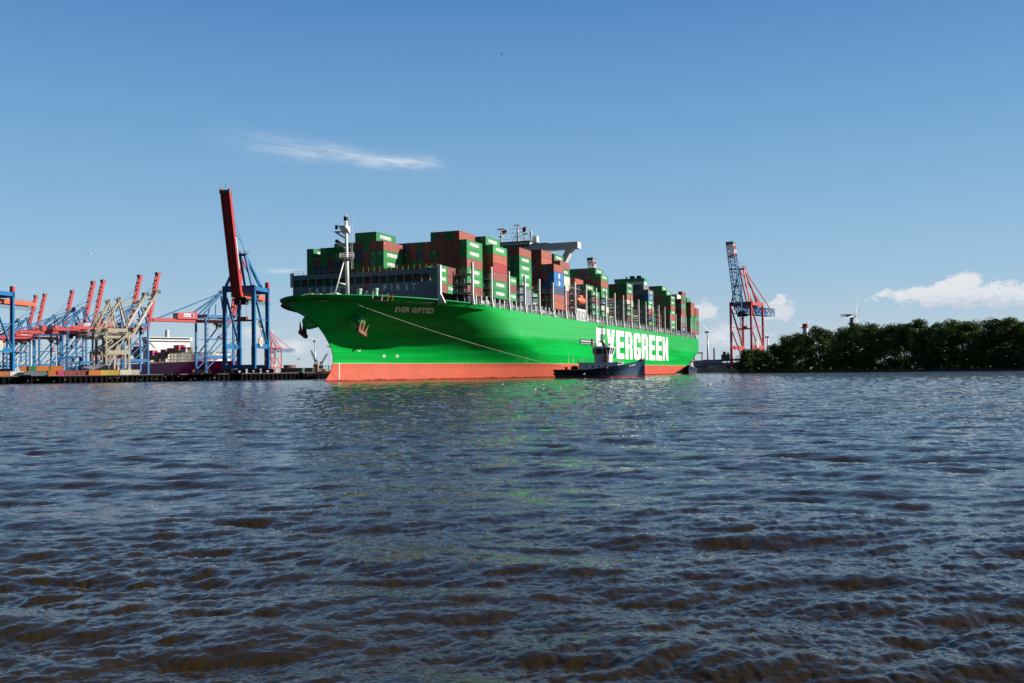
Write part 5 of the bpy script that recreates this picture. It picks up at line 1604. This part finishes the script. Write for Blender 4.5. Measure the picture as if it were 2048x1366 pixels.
# pier end: piles, red frames, yellow pontoon, two mobile cranes
pe = MB(); A_ = pxx(626, 592); B_ = pxx(668, 592); w_ = (B_ - A_).length
pe.box(0, w_, 0, 8, 2.6, 3.4); peo = pe.build('pier_head', RUST); peo.location = A_; pr(peo, 'rusty pier head on timber piles at the end of the quay', 'pier')
for k in range(7):
    m = MB(); m.tube([(.6 + k * (w_ - 1.2) / 6, .5, -2), (.6 + k * (w_ - 1.2) / 6, .5, 2.6)], .42, 8); m.build('pile', RUST, peo)
m = MB()
for k in range(8):
    m.beam((k * w_ / 7, 1, 3.4), (k * w_ / 7, 1, 8.0), .25)
    if k < 7: m.beam((k * w_ / 7, 1, 3.4 + 4.2 * (k % 2)), ((k + 1) * w_ / 7, 1, 7.6 - 4.2 * (k % 2)), .18)
m.beam((0, 1, 7.9), (w_, 1, 7.9), .3); m.beam((0, 1, 5.8), (w_, 1, 5.8), .2)
m.build('steel_frame', mat('frame_red', (.30, .035, .03), .6), peo)
m = MB(); m.box(0, 6, 0, 3, 0, 1.3); m.box(.6, 2.4, .4, 2.6, 1.3, 2.4); o = m.build('barge_hopper', YELLOW); o.location = pxx(643, 588, 3.42); pr(o, 'yellow open hopper on the pier head next to the bow', 'hopper')
m = MB(); m.tube([(0, 0, .9), (3.6, 0, .9)], .9, 12); o = m.build('lifebuoy_stack', mat('red_white', (.55, .2, .18), .6)); o.location = pxx(634, 589, 3.42); pr(o, 'pale red drum lying on the pier head beside the yellow hopper', 'drum')
m = MB(); m.box(0, 1.6, 0, 1.6, 0, 5.6); o = m.build('control_box', mat('amber_box', (.6, .3, .03), .6)); o.location = pxx(630, 594, 3.42); pr(o, 'tall amber coloured cabinet standing on the pier head', 'cabinet')
def derrick(x, Y, h, lean, label):
    t = empty('harbour_derrick', pxx(x, Y, 3.2), 0, label, 'derrick crane')
    m = MB(); lattice(m, (0, 0, 0), (0, 0, h * .6), 2.2, 2.2, 1.4, 1.4, 8, .25, .14); m.build('tower', CGR, t)
    m = MB(); lattice(m, (0, 0, h * .5), (lean, 0, h), 1.4, 1.4, .8, .8, 8, .2, .12); m.beam((0, 0, h * .6), (lean * .9, 0, h * .95), .08); m.build('jib', CGR, t)
    m = MB(); m.box(-1.6, 1.6, -1.6, 1.6, h * .3, h * .42); m.build('cab', STEEL, t)
    return t
derrick(632, 700, 17, -3.5, 'small dark derrick crane on the quay left of the bow, leaning left'); derrick(642, 720, 15, 4.5, 'small dark derrick crane close to the bow, leaning right')

# mooring posts and clutter in front of the sheds under the big crane
for k, x in enumerate((386, 420, 404)):
    m = MB(); m.tube([(0, 0, 0), (0, 0, .25), (0, 0, 2.2), (0, 0, 2.6)], [.9, .7, .6, .9], 10); o = m.build('mooring_bollard', COR); o.location = quay_frame(x, 563 + k)
    pr(o, ['orange mooring post on the quay below the white crane leg', 'orange mooring post on the quay, right one of three', 'orange mooring post on the quay, middle one of three'][k], 'bollard', 'orange mooring posts')

# ---------------------------------------------------------------- background beyond the stern
bx = [(1392, 'navy blue'), (1404, 'navy blue'), (1411, 'teal grey'), (1423, 'teal grey'), (1434, 'brown'), (1443, 'dark red'), (1452, 'blue'), (1462, 'navy blue')]
for k, (x, col) in enumerate(bx):
    for t in range(2):
        if t == 1 and k in (3, 7): continue
        o = link('shipping_container', cmesh(col if t == 0 else bx[(k + 3) % 8][1], 11.7, False))
        o.location = pxx(x + 11, 1068 + .3 * k, 5.21 + 2.62 * t)
        pr(o, f'{col if t == 0 else bx[(k + 3) % 8][1]} container on the far quay beyond the stern, {nth(k)} stack, {"lower" if t == 0 else "upper"} tier', 'container', 'containers on the far quay')
fqf = MB(); 
# steel chimney, conveyor and plant
m = MB(); m.tube([(0, 0, 0), (0, 0, 26), (0, 0, 26.2), (0, 0, 27)], [1.3, 1.0, 1.25, 1.25], 12); o = m.build('chimney', mat('chimney_dark', (.05, .045, .045), .8)); o.location = pxx(1428, 1500, 2.5); o.scale = (1.1, 1.1, 1.25)
pr(o, 'slim dark chimney beyond the stern right of the white wind turbine', 'chimney')
pl = empty('industrial_plant', pxx(1453, 1480, 2.5), 0, 'dark blocky plant with conveyor bridge behind the red crane', 'plant building')
m = MB(); m.box(-6, 5, 0, 10, 14, 24); m.box(-4, -1, 0, 8, 24, 28); m.box(2, 4, 2, 6, 24, 27)
for x in (-5, 0, 4.5): m.box(x - .5, x + .5, 1, 2, 0, 14)
m.build('block', mat('plant_dark', (.05, .06, .07), .8), pl)
m = MB(); m.beam((-46, 4, 14), (58, 4, 17), 3, 3)
for x in range(-40, 58, 14): m.beam((x, 4, 0), (x, 4, 14), .8)
m.build('conveyor', mat('plant_dark', (.05, .06, .07), .8), pl)
m = MB(); lattice(m, (42, 6, 0), (42, 6, 40), 9, 6, 8, 5, 9, .6, .3); m.box(38, 46, 3, 9, 26, 30); m.build('tower', CGR, pl)
m = MB(); m.prism([(0, 0), (0, 6), (20, 8), (40, 6), (40, 0)], 'y', 0, 30); o = m.build('hall', mat('hall_blue', (.10, .22, .36), .5)); o.location = pxx(1388, 1420, 10.5); 
pr(o, 'low hall with pale blue roof just right of the stern', 'hall')
m = MB(); m.box(0, 40, 1, 29, -8.5, 0); m.build('base', CONC, o)
m = MB(); m.box(-5, -4, 0, 1, 0, 17); m.box(4, 5, 0, 1, 0, 17); m.box(-5.5, 5.5, -.2, 1.2, 17, 18.4); m.box(-14, -5.5, 0, 1, 16.8, 18.2); o = m.build('red_gantry', CRD2); o.location = pxx(1396, 1150, 5.2)
pr(o, 'small red portal gantry close behind the stern', 'gantry')

# ---------------------------------------------------------------- wind turbines
TW = mat('turbine_white', (.72, .73, .74), .4, var=.04)
def turbine(x, y, Y, bl, az_, rot, label, r0=1.6, zb=2.5):
    P = px(x, y, Y)
    t = empty('wind_turbine', (P.x, Y, zb), az_, label, 'wind turbine', 'white wind turbines')
    hub = P.z - zb
    m = MB(); m.tube([(0, 0, 0), (0, 0, hub - 1.5)], [r0 * 1.35, r0 * .8], 14); m.build('tower', TW, t, True)
    m = MB(); m.prism([(-1.6, hub - 1.7), (1.6, hub - 1.7), (1.7, hub + 1.2), (1.0, hub + 1.7), (-1.0, hub + 1.7), (-1.7, hub + 1.2)], 'y', -2.5, 6.5); m.build('nacelle', TW, t)
    m = MB(); m.tube([(0, -2.5, hub), (0, -4.2, hub), (0, -5.2, hub)], [1.5, 1.3, .2], 12); h = m.build('hub', TW, t, True)
    for k in range(3):
        a = R(rot + 120 * k); d = Vector((math.cos(a), 0, math.sin(a))); s = Vector((-d.z, 0, d.x))
        m = MB()
        c0 = Vector((0, -3.6, hub))
        secs = [(0, .9, .5), (.08, 1.0, .5), (.2, 2.3, .45), (.55, 1.4, .25), (.9, .7, .12), (1, .15, .05)]
        vs = []
        for f, ch, th in secs:
            c = c0 + d * (1 + f * bl)
            vs += [c + s * ch * .4 * bl / 30 + Vector((0, -th / 2, 0)), c + s * ch * .4 * bl / 30 + Vector((0, th / 2, 0)), c - s * ch * .6 * bl / 30 + Vector((0, th / 3, 0)), c - s * ch * .6 * bl / 30 + Vector((0, -th / 3, 0))]
        n = len(secs)
        m.add(vs, [(4 * i + j, 4 * i + (j + 1) % 4, 4 * i + 4 + (j + 1) % 4, 4 * i + 4 + j) for i in range(n - 1) for j in range(4)] + [(0, 1, 2, 3), (4 * n - 1, 4 * n - 2, 4 * n - 3, 4 * n - 4)])
        m.build('rotor_blade', TW, h)
    return t
turbine(1415, 664, 2000, 25, .6, 20, 'white wind turbine just right of the stern with one blade up left', 1.7)
turbine(1535.5, 674, 2200, 24, .6, 25, 'small white wind turbine between the red crane and the trees', 1.6)
turbine(1608, 655, 2100, 27, .6, 46, 'wind turbine whose blades show behind the striped chimney', 1.5)
turbine(510, 653, 1500, 20, .6, 218, 'white wind turbine seen through the legs of the big blue crane', 1.4)
turbine(630, 682, 1700, 18, .5, 28, 'far wind turbine left of the bow with one blade pointing right', 1.1)
tb = turbine(1704, 632, 1100, 21, .75, 68, 'large wind turbine with grey ringed tower rising above the trees', 2.4, 1.0)
hubz = px(1704, 632, 1100).z - 1
m = MB(); m.tube([(0, 0, hubz - 9.2), (0, 0, hubz - 8.8)], [4.8, 4.8], 16); m.tube([(0, 0, hubz - 8.8), (0, 0, hubz - 7.8)], [4.6, 4.6], 16)
m.build('ring_platform', STEEL, tb)
m = MB(); m.tube([(0, 0, hubz - 16), (0, 0, hubz - 2)], [3.6, 2.2], 16); m.build('tower_head', mat('turbine_grey', (.3, .31, .32), .6), tb)
m = MB(); lattice(m, (0, 2, hubz + 1.2), (0, 13, hubz + 1.2), 3, 2, 3, 2, 6, .3, .2); m.build('crane_beam', mat('beam_maroon', (.12, .04, .05), .6), tb)
# striped chimney
P_ = px(1610.3, 648, 1250); hc = P_.z
ch = empty('striped_chimney', (P_.x, 1250, 0), 0, 'round chimney with red and white bands above the trees', 'chimney')
zz = [hc, hc - 1.6, hc - 4.2, hc - 14.8, hc - 24, hc - 34, 0]
for k in range(6):
    m = MB(); r_ = 3.55 if k == 1 else 3.15
    m.tube([(0, 0, zz[k + 1]), (0, 0, zz[k] - .01)], [r_, r_], 20); m.build('band', [CRD2, CRD2, SIGN, CRD2, SIGN, SIGN][k], ch)
m = MB(); m.tube([(0, 0, hc - 4.4), (0, 0, hc - 4.1)], [4.2, 4.2], 20); m.tube([(0, 0, hc - .3), (0, 0, hc + .3)], [3.7, 3.7], 20); m.build('gallery', CRD2, ch)

# ---------------------------------------------------------------- the wooded bank
LEAF = None
def leaf_mat(name, c0, c1):
    M = bpy.data.materials.new(name); M.use_nodes = True
    G = NG(M.node_tree); bs = M.node_tree.nodes['Principled BSDF']
    oi = G.n('ShaderNodeObjectInfo'); T = G.n('ShaderNodeTexCoord')
    n = G.noise(T.outputs['Object'], .55, 3, .6)
    at = G.n('ShaderNodeAttribute', attribute_name='tint')
    f = G.m('ADD', G.m('MULTIPLY', n, .5), G.m('MULTIPLY', at.outputs['Fac'], .5))
    c = G.mix(f, c0 + (1,), c1 + (1,))
    k = G.ss(oi.outputs['Random'], 0, 1, .8, 1.2, False)
    c = G.mix(1.0, c, G.comb(k, k, G.m('MULTIPLY', k, .9)), 'MULTIPLY')
    G.put(bs.inputs['Base Color'], c)
    bs.inputs['Roughness'].default_value = .6
    bs.inputs['Specular IOR Level'].default_value = .25
    tr = G.n('ShaderNodeBsdfTranslucent'); G.put(tr.inputs[0], G.mix(1.0, c, (1.1, 1.3, .5, 1), 'MULTIPLY'))
    mx = G.n('ShaderNodeMixShader'); mx.inputs[0].default_value = .22
    out = M.node_tree.nodes['Material Output']
    M.node_tree.links.new(bs.outputs[0], mx.inputs[1]); M.node_tree.links.new(tr.outputs[0], mx.inputs[2]); M.node_tree.links.new(mx.outputs[0], out.inputs[0])
    return M
LEAF = leaf_mat('leaves', (.007, .018, .005), (.078, .128, .022))
BARK = mat('bark', (.07, .055, .04), .9, var=.3)
def tree_meshes(seed, h, rx, n_leaf, low):
    rs = np.random.RandomState(seed)
    # clumps through the crown's volume
    cl = []
    for k in range(36):
        t = rs.rand() ** .8
        z = low + (h - low) * (.06 + .94 * t)
        prof = math.sin(math.pi * min(1, .16 + .80 * t)) ** .6
        a = rs.rand() * 6.283; r_ = rx * prof * (.35 + .65 * rs.rand() ** .5)
        cl.append((r_ * math.cos(a), r_ * math.sin(a), z, (1.25 + 1.45 * rs.rand()) * rx / 6.0 * 1.1, rs.rand()))
    cl.append((0, 0, h - rx * .2, rx * .26, .7))
    per = n_leaf // len(cl)
    V_, F_, Tn = [], [], []
    for cx_, cy_, cz_, cr_, tt in cl:
        d = rs.randn(per, 3); d /= np.linalg.norm(d, axis=1)[:, None]
        rad = cr_ * (.45 + .65 * rs.rand(per) ** .5)
        pos = d * rad[:, None] * np.array([1, 1, .78]) + np.array([cx_, cy_, cz_])
        for i in range(per):
            nrm = d[i] + rs.randn(3) * .6; nrm /= np.linalg.norm(nrm)
            u = np.cross(nrm, rs.randn(3)); u /= np.linalg.norm(u); v = np.cross(nrm, u)
            s = .17 + .20 * rs.rand()
            k = len(V_); p = pos[i]
            V_ += [tuple(p - u * s), tuple(p - v * s * .6), tuple(p + u * s), tuple(p + v * s * .6)]
            F_.append((k, k + 1, k + 2, k + 3)); Tn += [tt * .7 + .3 * rs.rand()] * 4
    me = bpy.data.meshes.new('crown'); me.from_pydata(V_, [], F_); me.materials.append(LEAF)
    a = me.attributes.new('tint', 'FLOAT', 'POINT'); a.data.foreach_set('value', np.array(Tn, np.float32))
    tk = MB()
    tk.tube([(0, 0, -.5), (0.1, 0, low), (0.2, .1, h * .55), (.1, .2, h * .85)], [.42, .34, .2, .06], 8)
    for k in range(9):
        c = cl[k * 4]; z0 = low * .7 + (h * .6 - low * .7) * rs.rand()
        tk.tube([(.1, .05, z0), ((c[0]) * .5, c[1] * .5, (z0 + c[2]) / 2 + .5), c[:3]], [.16, .1, .03], 5)
    return me, tk.mesh('trunk', BARK, True)
TV = [tree_meshes(20 + k, 15.5, 5.4 + .4 * (k % 3), 8200, 2.4) for k in range(5)]
bank0 = (1488, 640); bank1 = (2120, 400)
def bank_Y(x):   # 1/Y runs evenly along a straight bank
    t = (x - bank0[0]) / (bank1[0] - bank0[0])
    return 1 / (1 / bank0[1] + t * (1 / bank1[1] - 1 / bank0[1]))
PROF = [(1484, 727), (1500, 712), (1520, 703), (1536, 700), (1560, 687), (1577, 677), (1608, 672), (1625, 664), (1641, 661), (1657, 665), (1664, 684), (1672, 676), (1690, 662), (1705, 661), (1725, 652), (1742, 654), (1755, 664), (1775, 658), (1795, 656), (1805, 652), (1815, 649), (1835, 648), (1850, 655),
        (1870, 654), (1890, 650), (1905, 650), (1920, 647), (1935, 650), (1950, 652), (1958, 664), (1970, 660), (1985, 647), (2000, 648), (2020, 645), (2035, 646), (2048, 653), (2075, 650), (2110, 650)]
bk = [pxx(1478, 640), pxx(1560, 602), pxx(1700, 523), pxx(1850, 462), pxx(2140, 392), pxx(2400, 360)]
bank_poly = bk + [bk[-1] + Vector((250, 320, 0)), bk[0] + Vector((80, 230, 0))]
slab('wooded_bank', bank_poly, 1.1, mat('bank_earth', (.035, .03, .02), .95, var=.4, nscale=.1), 'dark earth bank below the trees')
tr_ = random.Random(8)
def place_tree(x, Y, top, var, label, gp='trees on the wooded bank', wide=1.0, zb=1.0):
    P = pxx(x, Y, zb)
    z1 = px(x, top, Y).z
    s = (z1 - zb) / 15.2
    me, tk = TV[var % 5]
    t = empty('broadleaf_tree', P, tr_.random() * 6.28, label, 'tree', gp)
    w_ = s ** .5 * wide
    t.scale = (w_, w_, s)
    link('crown', me, t); link('trunk', tk, t)
    return t
xs_ = [(1499, .9), (1522, 1.0), (1548, 1.0), (1576, 1.1), (1603, 1.1), (1640, 1.35), (1688, 1.2), (1712, 1.3), (1744, 1.35), (1790, 1.3), (1833, 1.4), (1868, 1.2), (1908, 1.4), (1940, 1.25), (1990, 1.3), (2026, 1.4), (2068, 1.3), (2112, 1.4)]
for i, (x, wd_) in enumerate(xs_):
    top = float(np.interp(x, [p[0] for p in PROF], [p[1] for p in PROF])) - 1
    place_tree(x, bank_Y(x) + 9 + 7 * tr_.random(), top, i, f'{nth(i)} broad tree in the front row, counted from the red crane', wide=wd_)
for i, x in enumerate([1536, 1562, 1590, 1618, 1664, 1676, 1728, 1768, 1810, 1852, 1888, 1924, 1962, 2008, 2048, 2090]):
    top = float(np.interp(x, [p[0] for p in PROF], [p[1] for p in PROF])) + (9 if i % 3 else 16)
    place_tree(x, bank_Y(x) + 24 + 8 * tr_.random(), top, i + 2, f'{nth(i)} tree of the shaded second row, counted from the red crane', wide=1.25)
# bushes at the water's edge
BV = [tree_meshes(60 + k, 6.5, 4.2, 4600, .2) for k in range(3)]
for i in range(44):
    x = 1484 + i * 14.6; Y = bank_Y(x) + 2.0 + 1.5 * tr_.random()
    me, tk = BV[i % 3]
    t = empty('bank_bush', pxx(x, Y, .7), tr_.random() * 6.28, 'dense dark bush hanging over the water along the wooded bank', 'bush', 'bushes along the wooded bank')
    s = .5 + .5 * tr_.random(); t.scale = (s * 1.1, s * 1.1, s)
    link('crown', me, t); link('trunk', tk, t)
for i, x in enumerate((1496, 1512, 1524)):
    me, tk = BV[i % 3]
    t = empty('bank_bush', pxx(x, 668, 1.0), i, ['olive bush beside the red crane foot', 'rounded olive bush right of the red crane', 'olive bush before the first tree of the bank'][i], 'bush', 'olive bushes beside the red crane')
    t.scale = (1.5, 1.5, [2.0, 2.0, 1.9][i]); link('crown', me, t); link('trunk', tk, t)
# distant greenery on the far shore
fm_, ft_ = TV[0]
its = []
gr_ = random.Random(2)
for k in range(150):
    x = gr_.uniform(1385, 1500) if k < 60 else gr_.uniform(-60, 720)
    Y = gr_.uniform(1910, 2050); s = gr_.uniform(.5, .95)
    its.append((Matrix.Translation(pxx(x, Y, 2.5)) @ Matrix.Diagonal((1.5 * s, 1.5 * s, s, 1)), BV[k % 3][0]))
pr(merge_meshes(its, 'distant_treeline'), 'hazy green treeline on the far shore', 'treeline', kind='stuff')

# ---------------------------------------------------------------- gulls
GW = mat('gull_white', (.78, .78, .77), .7, var=.03); GG = mat('gull_grey', (.30, .31, .33), .7)
def gull(fly):
    me_b = MB(); me_b.tube([(-.24, 0, .04), (-.12, 0, .05), (.05, 0, .07), (.16, 0, .10), (.21, 0, .16), (.27, 0, .17), (.33, 0, .15)], [.015, .055, .075, .055, .045, .045, .012], 8)
    b = me_b.mesh('gull', GW, True)
    w = MB()
    for s in (1, -1):
        if fly: pts = [(.02, s * .05, .10), (.06, s * .30, .24), (-.10, s * .66, .20)]
        else: pts = [(.06, s * .07, .10), (-.10, s * .085, .10), (-.30, s * .03, .08)]
        for i in range(2): w.beam(pts[i], pts[i + 1], .16 - .05 * i, .025, .11 - .07 * i, .015)
    w = w.mesh('wing', GG if not fly else GW)
    return b, w
GM = {0: gull(False), 1: gull(True)}
gg = random.Random(21)
def put_gull(P, fly, label, group, sc_=1.0):
    b, w = GM[fly]
    o = link('gull', b); o.location = P; o.rotation_euler = (gg.uniform(-.3, .3) if fly else 0, 0, gg.uniform(0, 6.28)); o.scale = (sc_,) * 3
    pr(o, label, 'gull', group); link('wing', w, o)
for k in range(46):
    x = gg.uniform(1110, 1460) if k < 34 else gg.uniform(960, 1110); Y = gg.uniform(75, 185)
    put_gull(pxx(x, Y, .05), 0, 'small white gull floating on the water before the tug', 'gulls floating before the tug', .8)
for k in range(8):
    P = px(gg.uniform(1130, 1420), gg.uniform(748, 764), gg.uniform(110, 200)); P.z = max(P.z, .3)
    put_gull(P, 1, 'white gull flying low over the water near the tug', 'gulls flying near the tug', .55)
for k in range(26):
    x = gg.choice([gg.uniform(1488, 1610), gg.uniform(1488, 1610), gg.uniform(1620, 2040)]); P = px(x, gg.uniform(715, 738), gg.uniform(250, 330))
    put_gull(P, 1, 'white gull flying low in front of the dark trees', 'gulls before the trees', .62)
for k in range(26):
    x = gg.uniform(0, 520); P = px(x, gg.uniform(748, 763), gg.uniform(300, 400)); P.z = max(P.z, .3)
    put_gull(P, 1, 'white gull flying low in front of the dark quay wall', 'gulls before the quay wall', .7)
for x, y, lab in ((1005, 110, 'dark bird high in the open sky above the middle'), (1163, 268, 'pale bird in the sky above the ship bridge'), (178, 508, 'bird in the sky above the row of cranes')):
    put_gull(px(x, y, 160), 1, lab, None, 1.1)
for k in range(14):
    P = px(gg.uniform(660, 1090), gg.uniform(738, 760), gg.uniform(180, 225)); P.z = max(P.z, .3)
    put_gull(P, 1, 'white gull flying close along the red band of the hull', 'gulls along the red band', .5)
